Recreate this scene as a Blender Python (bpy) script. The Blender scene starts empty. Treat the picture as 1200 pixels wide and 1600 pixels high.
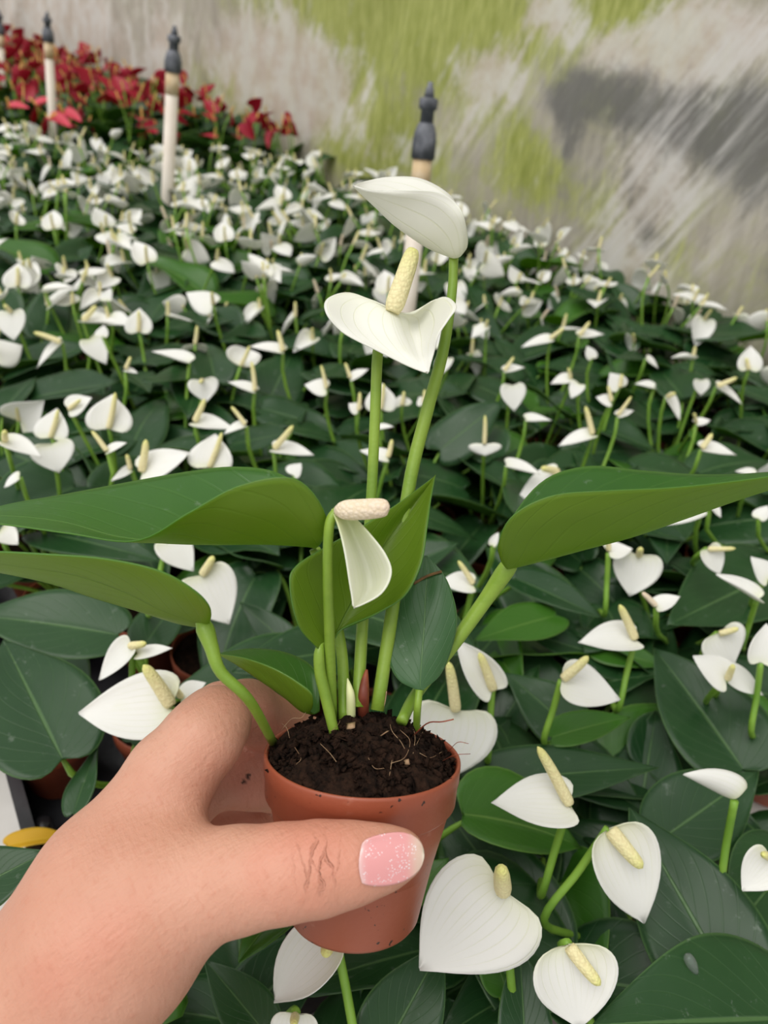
import bpy, math, random
import numpy as np
from mathutils import Matrix, Vector

# ------------------------------------------------------------------ camera
F = 1200.0                       # focal length in pixels of the 1200x1600 frame
PITCH, ROLL, YAW = math.radians(33), math.radians(6), math.radians(51.3)   # the film wall runs along the x axis
def rz(v): return np.array([v[0]*math.cos(YAW)-v[1]*math.sin(YAW), v[0]*math.sin(YAW)+v[1]*math.cos(YAW), v[2]])
def unrz(q): return q[0]*math.cos(YAW)+q[1]*math.sin(YAW), -q[0]*math.sin(YAW)+q[1]*math.cos(YAW)
BENCH = 0.70
CAM = np.array([0.0, 0.0, BENCH + 0.445])
FW = rz([0, math.cos(PITCH), -math.sin(PITCH)])
_r0 = rz([1.0, 0, 0]); _u0 = rz([0, math.sin(PITCH), math.cos(PITCH)])
RT = math.cos(ROLL)*_r0 + math.sin(ROLL)*_u0
UP = math.cos(ROLL)*_u0 - math.sin(ROLL)*_r0
scene = bpy.context.scene
col = scene.collection
camd = bpy.data.cameras.new('camera'); camo = bpy.data.objects.new('camera', camd); col.objects.link(camo)
camo.matrix_world = Matrix(((RT[0], UP[0], -FW[0], CAM[0]), (RT[1], UP[1], -FW[1], CAM[1]), (RT[2], UP[2], -FW[2], CAM[2]), (0, 0, 0, 1)))
camd.sensor_fit = 'VERTICAL'; camd.sensor_height = 36.0; camd.lens = 36.0*F/1600.0
camd.clip_start = 0.01; camd.clip_end = 200
camd.dof.use_dof = True; camd.dof.focus_distance = 0.245; camd.dof.aperture_fstop = 14.0
scene.camera = camo

# ------------------------------------------------------------------ light: bright overcast sky through the greenhouse
world = bpy.data.worlds.new('world'); scene.world = world; world.use_nodes = True
nt = world.node_tree; nt.nodes.clear()
wo = nt.nodes.new('ShaderNodeOutputWorld'); bg = nt.nodes.new('ShaderNodeBackground')
tc = nt.nodes.new('ShaderNodeTexCoord'); sp = nt.nodes.new('ShaderNodeSeparateXYZ'); mr = nt.nodes.new('ShaderNodeMapRange')
nt.links.new(tc.outputs['Generated'], sp.inputs[0]); nt.links.new(sp.outputs['Z'], mr.inputs['Value'])
mr.inputs['From Min'].default_value = 0.0; mr.inputs['From Max'].default_value = 1.0
mr.inputs['To Min'].default_value = 0.62; mr.inputs['To Max'].default_value = 1.10
bg.inputs['Color'].default_value = (1.0, 0.985, 0.96, 1)
nt.links.new(mr.outputs[0], bg.inputs['Strength']); nt.links.new(bg.outputs[0], wo.inputs[0])
sun = bpy.data.lights.new('sun', 'SUN'); sun.energy = 1.9; sun.angle = math.radians(48); sun.color = (1, 0.97, 0.92)
suno = bpy.data.objects.new('sun', sun); col.objects.link(suno)
suno.rotation_euler = Vector(rz((0.35, 0.30, -1.0))).to_track_quat('-Z', 'Y').to_euler()
scene.view_settings.view_transform = 'Standard'; scene.view_settings.look = 'None'
scene.view_settings.gamma = 1.0; scene.view_settings.use_curve_mapping = False
scene.view_settings.exposure = 0.0

# ------------------------------------------------------------------ helpers
rng = random.Random(11)
nrg = np.random.RandomState(7)

def ray(x, y): return FW + (x-600)/F*RT - (y-800)/F*UP
def P(x, y, t): return CAM + t*ray(x, y)
def Pz(x, y, zrel):
    d = ray(x, y); return CAM + d*(zrel/d[2])
def depth_at(x, y, zrel): return zrel/ray(x, y)[2]
def proj(p):
    q = np.asarray(p)-CAM; t = q@FW
    return 600+F*(q@RT)/t, 800-F*(q@UP)/t, t
def cdir(x, y, z):               # direction given as right / up / toward the lens
    v = x*RT + y*UP - z*FW; return v/np.linalg.norm(v)
def nrm(v): v = np.asarray(v, float); return v/(np.linalg.norm(v)+1e-12)

def crom(pts, n):
    """Catmull-Rom along axis 0, n samples"""
    A = np.asarray(pts, float); m = len(A)
    A = np.concatenate([(2*A[:1]-A[1:2]), A, (2*A[-1:]-A[-2:-1])])
    t = np.linspace(0, m-1, n); i = np.minimum(t.astype(int), m-2); f = (t-i).reshape((-1,)+(1,)*(A.ndim-1))
    p0, p1, p2, p3 = A[i], A[i+1], A[i+2], A[i+3]
    return .5*((2*p1)+(-p0+p2)*f+(2*p0-5*p1+4*p2-p3)*f**2+(-p0+3*p1-3*p2+p3)*f**3)

class Geo:
    def __init__(s): s.v = []; s.f = []; s.uv = []; s.m = []; s.n = 0
    def add(s, v, f, uv=None, m=0):
        v = np.asarray(v, float); s.v.append(v); s.f += [tuple(int(i)+s.n for i in q) for q in f]
        s.uv.append(np.zeros((len(v), 2)) if uv is None else np.asarray(uv, float))
        s.m += (m if isinstance(m, list) else [m]*len(f)); s.n += len(v); return s
    def mesh(s, name, mats, origin=None, smooth=True):
        v = np.concatenate(s.v)
        if origin is not None: v = v-np.asarray(origin)
        me = bpy.data.meshes.new(name); me.from_pydata(v.tolist(), [], s.f)
        for mt in mats: me.materials.append(mt)
        me.polygons.foreach_set('material_index', s.m)
        me.polygons.foreach_set('use_smooth', [smooth]*len(s.f))
        uv = np.concatenate(s.uv); li = np.empty(len(me.loops), int); me.loops.foreach_get('vertex_index', li)
        me.uv_layers.new(name='UVMap').data.foreach_set('uv', uv[li].ravel())
        me.update(); return me

def link(name, me, parent=None, loc=(0, 0, 0)):
    o = bpy.data.objects.new(name, me); col.objects.link(o); o.location = loc
    if parent is not None: o.parent = parent
    return o
def tag(o, label, cat, group=None, kind=None):
    if label: o['label'] = label
    if cat: o['category'] = cat
    if group: o['group'] = group
    if kind: o['kind'] = kind
    return o

def grid_geo(G, thick, g=None, mtop=0, mbot=1):
    nu, nv, _ = G.shape
    du = np.gradient(G, axis=0); dv = np.gradient(G, axis=1); N = np.cross(du, dv)
    N /= (np.linalg.norm(N, axis=2, keepdims=True)+1e-12)
    B = G-N*thick
    u, v = np.meshgrid(np.linspace(0, 1, nu), np.linspace(0, 1, nv), indexing='ij')
    uv = np.stack([u, v], -1).reshape(-1, 2); K = nu*nv
    I = np.arange(K).reshape(nu, nv)
    a, b, c, d = I[:-1, :-1].ravel(), I[1:, :-1].ravel(), I[1:, 1:].ravel(), I[:-1, 1:].ravel()
    f = list(zip(a, b, c, d)) + list(zip(a+K, d+K, c+K, b+K)); m = [mtop]*len(a)+[mbot]*len(a)
    rim = list(I[:, 0])+list(I[-1, 1:])+list(I[-2::-1, -1])+list(I[0, -2:0:-1])
    for k in range(len(rim)):
        i, j = rim[k], rim[(k+1) % len(rim)]; f.append((j, i, i+K, j+K)); m.append(mtop)
    g = g or Geo()
    return g.add(np.concatenate([G.reshape(-1, 3), B.reshape(-1, 3)]), f, np.concatenate([uv, uv]), m)

def tube_geo(pts, rad, seg=8, n=None, g=None, m=0, cap=True):
    A = np.asarray(pts, float); R = np.asarray(rad, float)
    if R.ndim == 0: R = np.full(len(A), float(R))
    if n: A = crom(A, n); R = crom(R, n)
    T = np.gradient(A, axis=0); T /= (np.linalg.norm(T, axis=1, keepdims=True)+1e-12)
    ref = np.array([.31, .87, .38]); V = []
    x = nrm(np.cross(T[0], ref))
    for i in range(len(A)):
        x = nrm(x-T[i]*(x@T[i])); y = np.cross(T[i], x)
        th = np.arange(seg)*2*math.pi/seg
        V.append(A[i]+R[i]*(np.cos(th)[:, None]*x+np.sin(th)[:, None]*y))
    V = np.concatenate(V); f = []
    k = len(A)
    for i in range(k-1):
        for j in range(seg):
            j2 = (j+1) % seg; f.append((i*seg+j, i*seg+j2, (i+1)*seg+j2, (i+1)*seg+j))
    if cap: f.append(tuple(range(seg-1, -1, -1))); f.append(tuple((k-1)*seg+j for j in range(seg)))
    uv = np.stack([np.repeat(np.linspace(0, 1, k), seg), np.tile(np.arange(seg)/seg, k)], -1)
    return (g or Geo()).add(V, f, uv, m)

def lathe_geo(prof, seg=48, M=None, g=None, m=0):
    """prof: (r, z) pairs; M: (origin, x, y, z) frame"""
    V = []; f = []; th = np.arange(seg)*2*math.pi/seg
    o, x, y, z = M if M else (np.zeros(3), np.array([1., 0, 0]), np.array([0, 1., 0]), np.array([0, 0, 1.]))
    for r, h in prof: V.append(o+h*z+r*(np.cos(th)[:, None]*x+np.sin(th)[:, None]*y))
    for i in range(len(prof)-1):
        for j in range(seg):
            j2 = (j+1) % seg; f.append((i*seg+j, i*seg+j2, (i+1)*seg+j2, (i+1)*seg+j))
    uv = np.stack([np.repeat(np.linspace(0, 1, len(prof)), seg), np.tile(np.arange(seg)/seg, len(prof))], -1)
    return (g or Geo()).add(np.concatenate(V), f, uv, m)

def box_geo(lo, hi, g=None, M=None, m=0):
    (a, b, c), (d, e, f_) = lo, hi
    v = np.array([(a, b, c), (d, b, c), (d, e, c), (a, e, c), (a, b, f_), (d, b, f_), (d, e, f_), (a, e, f_)], float)
    if M: v = M[0]+v[:, :1]*M[1]+v[:, 1:2]*M[2]+v[:, 2:]*M[3]
    return (g or Geo()).add(v, [(3, 2, 1, 0), (4, 5, 6, 7), (0, 1, 5, 4), (1, 2, 6, 5), (2, 3, 7, 6), (3, 0, 4, 7)], None, m)

# value noise for geometry
_perm = nrg.rand(64, 64, 64)
def vnoise(p):
    p = np.asarray(p, float); i = np.floor(p).astype(int); f = p-i; f = f*f*(3-2*f); r = 0
    for dx in (0, 1):
        for dy in (0, 1):
            for dz in (0, 1):
                w = (f[..., 0] if dx else 1-f[..., 0])*(f[..., 1] if dy else 1-f[..., 1])*(f[..., 2] if dz else 1-f[..., 2])
                r = r+w*_perm[(i[..., 0]+dx) % 64, (i[..., 1]+dy) % 64, (i[..., 2]+dz) % 64]
    return r*2-1

# ------------------------------------------------------------------ materials
class NT:
    def __init__(s, name):
        s.mat = bpy.data.materials.new(name); s.mat.use_nodes = True; s.t = s.mat.node_tree; s.t.nodes.clear()
        s.out = s.n('ShaderNodeOutputMaterial')
    def n(s, typ, **kw):
        nd = s.t.nodes.new(typ)
        for k, v in kw.items():
            if k in nd.inputs: nd.inputs[k].default_value = v
            else: setattr(nd, k, v)
        return nd
    def l(s, a, b): s.t.links.new(a, b)
    def val(s, sock, v):
        if hasattr(v, 'is_output'): s.l(v, sock)
        else: sock.default_value = v
    def math(s, op, a, b=None, c=None, clamp=False):
        nd = s.n('ShaderNodeMath', operation=op); nd.use_clamp = clamp
        for i, v in enumerate((a, b, c)):
            if v is not None: s.val(nd.inputs[i], v)
        return nd.outputs[0]
    def mix(s, f, a, b, blend='MIX'):
        nd = s.n('ShaderNodeMix', data_type='RGBA', blend_type=blend)
        s.val(nd.inputs[0], f); s.val(nd.inputs[6], a if hasattr(a, 'is_output') else tuple(a)+(1,))
        s.val(nd.inputs[7], b if hasattr(b, 'is_output') else tuple(b)+(1,)); return nd.outputs[2]
    def noise(s, vec, scale, detail=3, rough=.5):
        nd = s.n('ShaderNodeTexNoise'); nd.inputs['Scale'].default_value = scale; nd.inputs['Detail'].default_value = detail
        nd.inputs['Roughness'].default_value = rough
        if vec is not None: s.l(vec, nd.inputs['Vector'])
        return nd.outputs['Fac']
    def ramp(s, f, a, b):
        nd = s.n('ShaderNodeMapRange'); nd.interpolation_type = 'SMOOTHSTEP'; s.val(nd.inputs['Value'], f)
        nd.inputs['From Min'].default_value = a; nd.inputs['From Max'].default_value = b; return nd.outputs[0]
    def mapping(s, vec, scale=(1, 1, 1), rot=(0, 0, 0)):
        nd = s.n('ShaderNodeMapping'); nd.inputs['Scale'].default_value = scale; nd.inputs['Rotation'].default_value = rot
        s.l(vec, nd.inputs['Vector']); return nd.outputs[0]
    def bump(s, h, strength, dist):
        nd = s.n('ShaderNodeBump'); nd.inputs['Strength'].default_value = strength; nd.inputs['Distance'].default_value = dist
        s.l(h, nd.inputs['Height']); return nd.outputs[0]
    def finish(s, colr, rough=.5, spec=.5, normal=None, trans=0, tcol=None, **kw):
        b = s.n('ShaderNodeBsdfPrincipled')
        s.val(b.inputs['Base Color'], colr if hasattr(colr, 'is_output') else tuple(colr)+(1,))
        s.val(b.inputs['Roughness'], rough); b.inputs['Specular IOR Level'].default_value = spec
        for k, v in kw.items(): s.val(b.inputs[k.replace('_', ' ')], v)
        if normal is not None: s.l(normal, b.inputs['Normal'])
        o = b.outputs[0]
        if trans:
            t = s.n('ShaderNodeBsdfTranslucent'); tcol = tcol if tcol is not None else colr
            s.val(t.inputs['Color'], tcol if hasattr(tcol, 'is_output') else tuple(tcol)+(1,))
            if normal is not None: s.l(normal, t.inputs['Normal'])
            m = s.n('ShaderNodeMixShader'); m.inputs[0].default_value = trans; s.l(o, m.inputs[1]); s.l(t.outputs[0], m.inputs[2]); o = m.outputs[0]
        s.l(o, s.out.inputs[0]); return s.mat

def leaf_mat(name, c1, c2, vein, rough, spec, trans, tcol, dust=0.0, veinw=.02, var=.35):
    s = NT(name); tcn = s.n('ShaderNodeTexCoord'); uv = s.n('ShaderNodeSeparateXYZ'); s.l(tcn.outputs['UV'], uv.inputs[0])
    inf = s.n('ShaderNodeObjectInfo').outputs['Random']
    a = s.math('ABSOLUTE', s.math('SUBTRACT', uv.outputs[1], .5))           # 0 at the midrib .. .5 at the margin
    mid = s.math('SUBTRACT', 1.0, s.ramp(a, veinw*.4, veinw*1.1))
    edge = s.ramp(a, .475, .495)
    side = s.math('SINE', s.math('SUBTRACT', s.math('MULTIPLY', uv.outputs[0], 55.0), s.math('MULTIPLY', s.math('POWER', a, .8), 46.0)))
    sidev = s.ramp(side, .90, 1.0)
    obj = tcn.outputs['Object']
    n1 = s.noise(obj, 45, 3); n2 = s.noise(obj, 260, 2)
    cc = s.mix(s.math('ADD', s.math('MULTIPLY', n1, .6), s.math('MULTIPLY', inf, var), clamp=True), c1, c2)
    vv = s.math('MAXIMUM', s.math('MULTIPLY', mid, .7), s.math('MULTIPLY', sidev, .09)); vv = s.math('MAXIMUM', vv, s.math('MULTIPLY', edge, .6))
    cc = s.mix(vv, cc, vein)
    if dust:
        cc = s.mix(s.math('MULTIPLY', s.ramp(s.noise(obj, 150, 5, .7), .6, .72), dust), cc, (.45, .5, .45))
    h = s.math('ADD', s.math('MULTIPLY', sidev, -.18), s.math('ADD', s.math('MULTIPLY', mid, -.9), s.math('MULTIPLY', n2, .15)))
    return s.finish(cc, s.math('ADD', rough-.08, s.math('MULTIPLY', n1, .16)), spec, s.bump(h, .5, .0006), trans, tcol)

def spathe_mat(name, base, tint, tcol, var=.5, amt=.12):
    s = NT(name); tcn = s.n('ShaderNodeTexCoord'); uv = s.n('ShaderNodeSeparateXYZ'); s.l(tcn.outputs['UV'], uv.inputs[0])
    inf = s.n('ShaderNodeObjectInfo').outputs['Random']; obj = tcn.outputs['Object']
    n = s.noise(obj, 60, 2)
    u = uv.outputs[0]; a = s.math('ABSOLUTE', s.math('SUBTRACT', uv.outputs[1], .5))
    t = s.math('MULTIPLY', s.math('SUBTRACT', 1.0, s.ramp(u, .0, .5)), s.math('ADD', amt, s.math('MULTIPLY', inf, var)))
    t = s.math('ADD', t, s.math('MULTIPLY', s.ramp(n, .62, .85), .18), clamp=True)
    cc = s.mix(t, base, tint)
    ve = s.ramp(s.math('SINE', s.math('MULTIPLY', s.math('POWER', a, .85), 62.0)), .93, 1.0)
    ve = s.math('MULTIPLY', ve, s.math('SUBTRACT', 1.0, s.ramp(u, .55, .95)))
    cc = s.mix(s.math('MULTIPLY', ve, .26), cc, tint)
    h = s.math('SUBTRACT', s.math('MULTIPLY', n, .6), s.math('MULTIPLY', ve, .5))
    return s.finish(cc, .42, .4, s.bump(h, .35, .0006), .30, tcol)

def simple(name, c1, c2, scale, rough, spec=.5, bump=0, bscale=None, **kw):
    s = NT(name); tcn = s.n('ShaderNodeTexCoord'); n = s.noise(tcn.outputs['Object'], scale, 4)
    nb = s.bump(s.noise(tcn.outputs['Object'], bscale or scale*4, 3), .5, bump) if bump else None
    return s.finish(s.mix(s.ramp(n, .3, .7), c1, c2), rough, spec, nb, **kw)

M_leaf = leaf_mat('leaf_top', (.009, .040, .013), (.024, .078, .020), (.09, .18, .06), .36, .38, .14, (.16, .36, .03), dust=.16)
M_leafu = leaf_mat('leaf_under', (.055, .14, .022), (.10, .21, .03), (.16, .26, .06), .5, .35, .30, (.25, .48, .03))
M_young = leaf_mat('young_leaf_top', (.030, .115, .012), (.06, .18, .018), (.16, .30, .06), .33, .45, .24, (.3, .6, .03))
M_youngu = leaf_mat('young_leaf_under', (.10, .22, .02), (.15, .30, .025), (.2, .34, .07), .42, .4, .36, (.36, .62, .03))
M_hleaf = leaf_mat('held_leaf_top', (.018, .085, .012), (.04, .14, .014), (.12, .26, .05), .36, .5, .30, (.40, .75, .03), dust=.18, veinw=.014)
M_hleafu = leaf_mat('held_leaf_under', (.13, .215, .016), (.165, .26, .02), (.09, .16, .02), .42, .4, .40, (.50, .72, .03), veinw=.010)
M_dleaf = leaf_mat('plain_leaf_top', (.026, .090, .028), (.045, .13, .036), (.13, .24, .09), .42, .5, .12, (.2, .42, .05), dust=.25, veinw=.012)
M_spathe = spathe_mat('white_spathe', (.92, .92, .905), (.72, .77, .40), (.95, .95, .88))
M_hspathe = spathe_mat('held_spathe', (.92, .92, .895), (.74, .78, .42), (.93, .93, .76), var=.25)
M_gspathe = spathe_mat('greenish_spathe', (.88, .89, .80), (.58, .68, .20), (.9, .93, .66), var=.05, amt=.75)
M_red = spathe_mat('red_spathe', (.40, .010, .032), (.62, .06, .12), (.6, .03, .06), var=.9)
M_pink = spathe_mat('pink_red_spathe', (.72, .07, .12), (.80, .16, .2), (.8, .1, .14), var=.2)

def spadix_mat(name, c1, c2):
    s = NT(name); tcn = s.n('ShaderNodeTexCoord'); uv = s.n('ShaderNodeSeparateXYZ'); s.l(tcn.outputs['UV'], uv.inputs[0])
    vo = s.n('ShaderNodeTexVoronoi'); vo.inputs['Scale'].default_value = 900; s.l(tcn.outputs['Object'], vo.inputs['Vector'])
    cc = s.mix(s.ramp(uv.outputs[0], .25, .95), c1, c2)
    cc = s.mix(s.math('MULTIPLY', s.ramp(vo.outputs['Distance'], .35, .75), .30), cc, (.66, .52, .27))
    return s.finish(cc, .55, .3, s.bump(s.math('SUBTRACT', 1, vo.outputs['Distance']), .7, .0005), .12, (.9, .85, .5))
M_spadix = spadix_mat('cream_spadix', (.87, .80, .47), (.80, .81, .28))
M_spadixp = spadix_mat('pinkish_spadix', (.88, .76, .60), (.88, .72, .58))
M_spadixo = spadix_mat('orange_spadix', (.85, .50, .14), (.90, .62, .12))
M_stem = simple('green_stem', (.16, .28, .025), (.25, .38, .045), 60, .42, .45, .0002, 900)
M_stemd = simple('bed_stem', (.13, .28, .025), (.22, .40, .045), 40, .5)
M_bud = simple('red_bud_sheath', (.16, .03, .015), (.30, .07, .03), 200, .55)
M_torn = simple('dried_leaf_edge', (.10, .05, .015), (.18, .10, .03), 300, .8)
M_cream = simple('pale_bud', (.70, .72, .40), (.62, .70, .30), 100, .5)

def pot_mat():
    s = NT('terracotta_plastic'); tcn = s.n('ShaderNodeTexCoord'); o = tcn.outputs['Object']
    cc = s.mix(s.noise(o, 30, 4), (.265, .062, .030), (.34, .086, .041))
    scuff = s.ramp(s.noise(o, 90, 5, .7), .60, .74); cc = s.mix(s.math('MULTIPLY', scuff, .22), cc, (.62, .33, .24))
    speck = s.math('SUBTRACT', 1, s.ramp(s.noise(o, 420, 2), .275, .315)); cc = s.mix(speck, cc, (.03, .012, .008))
    return s.finish(cc, .42, .45, s.bump(s.noise(o, 500, 3), .25, .0003))
M_pot = pot_mat()
def soil_mat():
    s = NT('dark_peat_soil'); o = s.n('ShaderNodeTexCoord').outputs['Object']
    cc = s.mix(s.ramp(s.noise(o, 320, 5, .7), .3, .7), (.008, .004, .0025), (.040, .019, .011))
    return s.finish(cc, .9, .15, s.bump(s.noise(o, 700, 5, .7), 1.0, .0016))
M_soil = soil_mat()
M_root = simple('root_fibre', (.24, .13, .07), (.42, .28, .16), 200, .7)
M_black = simple('black_plastic', (.010, .010, .012), (.028, .028, .032), 40, .35, .5, .0004, 200)
M_bench = simple('pale_bench', (.55, .53, .50), (.70, .68, .65), 12, .7, .3, .0005, 120)
M_floor = simple('concrete', (.16, .15, .13), (.26, .25, .22), 3, .9, .2, .002, 60)
M_pvc = simple('pvc_pipe', (.70, .62, .53), (.80, .74, .66), 18, .45)
M_pvcd = simple('pvc_socket_stained', (.62, .45, .25), (.72, .58, .40), 60, .5)
M_spr = simple('sprinkler_plastic', (.06, .067, .08), (.17, .18, .21), 70, .5, .4, .0006, 300)
M_yel = leaf_mat('yellowed_leaf', (.62, .36, .02), (.75, .50, .03), (.8, .6, .1), .5, .3, .3, (.9, .6, .05))

def skin_mat():
    s = NT('skin'); tcn = s.n('ShaderNodeTexCoord'); o = tcn.outputs['Object']
    cc = s.mix(s.ramp(s.noise(o, 28, 4), .3, .7), (.555, .27, .185), (.635, .34, .245))
    cc = s.mix(s.math('MULTIPLY', s.ramp(s.noise(o, 22, 3), .45, .70), .55), cc, (.62, .235, .165))
    A_ = lambda k: s.n('ShaderNodeAttribute', attribute_name=k).outputs['Fac']
    al, ac, tm = A_('along'), A_('across'), A_('thumb_mask')
    wob = s.math('MULTIPLY', s.math('SUBTRACT', s.noise(o, 170, 4), .5), 34.0)
    cre = None
    for c0, bow, k0, wd, amp in ((-26, 7, .045, 1.5, .7), (-13, -7, .05, 1.7, 1), (-4, 8, .06, 1.3, .6), (6, -6, .045, 1.5, .9), (17, 5, .05, 1.2, .6), (27, -4, .04, 1.2, .45), (-40, 5, .03, 1.3, .35)):
        d = s.math('ABSOLUTE', s.math('SUBTRACT', s.math('SUBTRACT', al, c0), s.math('ADD', wob, s.math('MULTIPLY', s.math('SINE', s.math('MULTIPLY', ac, k0)), bow))))
        g_ = s.math('MULTIPLY', s.math('SUBTRACT', 1, s.ramp(d, wd*.3, wd*1.9)), amp); cre = g_ if cre is None else s.math('MAXIMUM', cre, g_)
    cre = s.math('MULTIPLY', cre, tm)
    cc = s.mix(s.math('MULTIPLY', cre, .42), cc, (.38, .14, .09))
    sp_ = s.n('ShaderNodeAttribute', attribute_name='soil').outputs['Fac']
    cc = s.mix(sp_, cc, (.02, .01, .006))
    fine = s.noise(o, 800, 4, .65)
    lines = s.noise(s.mapping(o, (900, 260, 260), (.5, .9, .3)), 1, 3, .6); lines2 = s.noise(s.mapping(o, (240, 820, 240), (.2, -.5, .8)), 1, 3, .6)
    h = s.math('ADD', s.math('MULTIPLY', fine, .25), s.math('ADD', s.math('MULTIPLY', lines, .45), s.math('MULTIPLY', lines2, .35)))
    h = s.math('SUBTRACT', h, s.math('MULTIPLY', cre, .8))
    cc = s.mix(s.math('MULTIPLY', s.ramp(s.math('MULTIPLY', s.math('ADD', lines, lines2), .5), .50, .68), .30), cc, (.50, .19, .12))
    return s.finish(cc, .48, .34, s.bump(h, .7, .0009), Subsurface_Weight=.10, Subsurface_Radius=(.004, .0015, .0008), Subsurface_Scale=1.0)
M_skin = skin_mat()
def nail_mat():
    s = NT('glitter_nail'); tcn = s.n('ShaderNodeTexCoord'); o = tcn.outputs['Object']; uv = s.n('ShaderNodeSeparateXYZ'); s.l(tcn.outputs['UV'], uv.inputs[0])
    cc = s.mix(s.ramp(uv.outputs[0], .03, .2), (.72, .45, .44), (.70, .30, .30)); cc = s.mix(s.ramp(uv.outputs[0], .55, .80), cc, (.66, .47, .38))
    cc = s.mix(s.ramp(uv.outputs[0], .84, .97), cc, (.70, .62, .50))
    vo = s.n('ShaderNodeTexVoronoi'); vo.inputs['Scale'].default_value = 2200; s.l(o, vo.inputs['Vector'])
    rnd = s.n('ShaderNodeSeparateColor'); s.l(vo.outputs['Color'], rnd.inputs[0])
    g = s.math('MULTIPLY', s.math('LESS_THAN', vo.outputs['Distance'], .33), s.math('GREATER_THAN', rnd.outputs[0], .52))
    dens = s.math('MULTIPLY', s.ramp(uv.outputs[0], .02, .2), s.math('SUBTRACT', 1, s.ramp(uv.outputs[0], .60, .85)))
    dens = s.math('MULTIPLY', dens, s.ramp(s.noise(o, 330, 2), .42, .56))
    g = s.math('MULTIPLY', g, s.math('GREATER_THAN', dens, .3))
    cc = s.mix(g, cc, (.93, .90, .93))
    return s.finish(cc, s.math('SUBTRACT', .22, s.math('MULTIPLY', g, .05)), .6, None, Coat_Weight=.6, Coat_Roughness=.08, Metallic=s.math('MULTIPLY', g, .4))
M_nail = nail_mat()
M_naile = simple('nail_tip_edge', (.66, .60, .46), (.72, .66, .54), 90, .3)

# ------------------------------------------------------------------ setting: floor, plastic film wall, bench
g = box_geo((-8, -4, -.05), (4, 4, 0)); tag(link('floor', g.mesh('floor', [M_floor])), 'grey concrete greenhouse floor under the benches', 'floor', kind='structure')
WD = np.array([-1.0, 0, 0]); WN = np.array([0, -1.0, 0])            # along the wall / from the wall towards the bed
W0 = rz([.50, .975, 0])
def wall_hit(x, y):
    d = ray(x, y); t = ((W0-CAM)@WN)/(d@WN); q = CAM+t*d; return (q-W0)@WD, q[2]
nu_, nv_ = 260, 130
us = np.linspace(-1.6, 7.0, nu_); vs = np.linspace(0, 2.6, nv_)
U_, V_ = np.meshgrid(us, vs, indexing='ij')
dg = U_*.75+V_*.66
wr = .012*vnoise(np.stack([dg*9, (V_-U_)*1.5, V_*0+3], -1))+.02*vnoise(np.stack([U_*1.2, V_*1.2, V_*0+9], -1))+.006*vnoise(np.stack([U_*18, V_*2, V_*0], -1))
G = W0+U_[..., None]*WD+V_[..., None]*np.array([0, 0, 1.])+wr[..., None]*WN
def blob(x, y, rx, ry, amp=1.0, skew=0.0):
    """soft patch centred where pixel (x, y) meets the wall, radii given in pixels there, evaluated on the wall itself"""
    u0, v0 = wall_hit(x, y); ua, _ = wall_hit(x-rx, y); ub, _ = wall_hit(x+rx, y); _, va = wall_hit(x, y-ry); _, vb = wall_hit(x, y+ry)
    su, sv = abs(ub-ua)/2+1e-4, abs(va-vb)/2+1e-4
    a, b = (U_-u0)/su, (V_-v0)/sv; a = a-skew*b
    return amp*np.exp(-(a*a+b*b))
nz = vnoise(np.stack([U_*14, V_*5, V_*0+1], -1))*.5+vnoise(np.stack([U_*34, V_*12, V_*0+5], -1))*.35+vnoise(np.stack([U_*5, V_*5, V_*0+7], -1))*.4
algae = sum(blob(*b) for b in [(560, 20, 230, 70), (800, 20, 130, 55), (600, 180, 90, 110), (950, 10, 110, 50, .8), (345, 120, 60, 60, .8), (720, 90, 80, 50, .9), (830, 250, 50, 75, .95),
                              (760, 160, 60, 60, .6), (920, 330, 80, 90, .4), (1100, 400, 130, 70, .32), (1050, 70, 60, 50, .45), (690, 260, 60, 60, .6), (560, 240, 70, 50, .6), (440, 140, 60, 90, .35)])
pale = sum(blob(*b) for b in [(100, 60, 170, 110, .9), (420, 90, 95, 70, .8), (480, 150, 60, 70, .6), (870, 20, 45, 45, .95), (780, 120, 70, 55, .8), (990, 85, 90, 42, .9), (720, 200, 60, 50, .6),
                             (1120, 50, 110, 60, 1), (1060, 220, 40, 130, .55), (900, 410, 110, 80, .4), (1000, 300, 60, 140, .5), (640, 240, 60, 40, .5)])
dark = sum(blob(*b) for b in [(960, 155, 95, 38, 1), (900, 150, 40, 45, .7), (1160, 185, 70, 60, 1.1), (1190, 260, 80, 90, .8), (1080, 200, 90, 60, .6), (905, 230, 16, 70, .6), (1020, 380, 26, 16, .7), (1195, 420, 30, 30, .5),  # dark backing outside, as seen through the film, put into the film's colour
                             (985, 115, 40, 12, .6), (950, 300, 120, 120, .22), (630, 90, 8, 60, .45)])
def band(x0, y0, x1, y1, wpx):
    a, b = np.array(wall_hit(x0, y0)), np.array(wall_hit(x1, y1)); d = (b-a)/np.linalg.norm(b-a); n_ = np.array([-d[1], d[0]])
    w_ = abs((np.array(wall_hit((x0+x1)/2+wpx, (y0+y1)/2))-np.array(wall_hit((x0+x1)/2, (y0+y1)/2)))@n_)
    t_ = ((U_-a[0])*d[0]+(V_-a[1])*d[1])/np.linalg.norm(b-a); q = ((U_-a[0])*n_[0]+(V_-a[1])*n_[1])/w_
    return np.exp(-q*q)*np.clip((t_+.15)*6, 0, 1)*np.clip((1.15-t_)*6, 0, 1)
streak = np.clip(band(1190, 20, 900, 440, 60)+.8*band(1150, 90, 1010, 420, 45)+.5*band(900, 60, 700, 250, 50)+.4*band(1240, 150, 1090, 420, 40), 0, 1)
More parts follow.
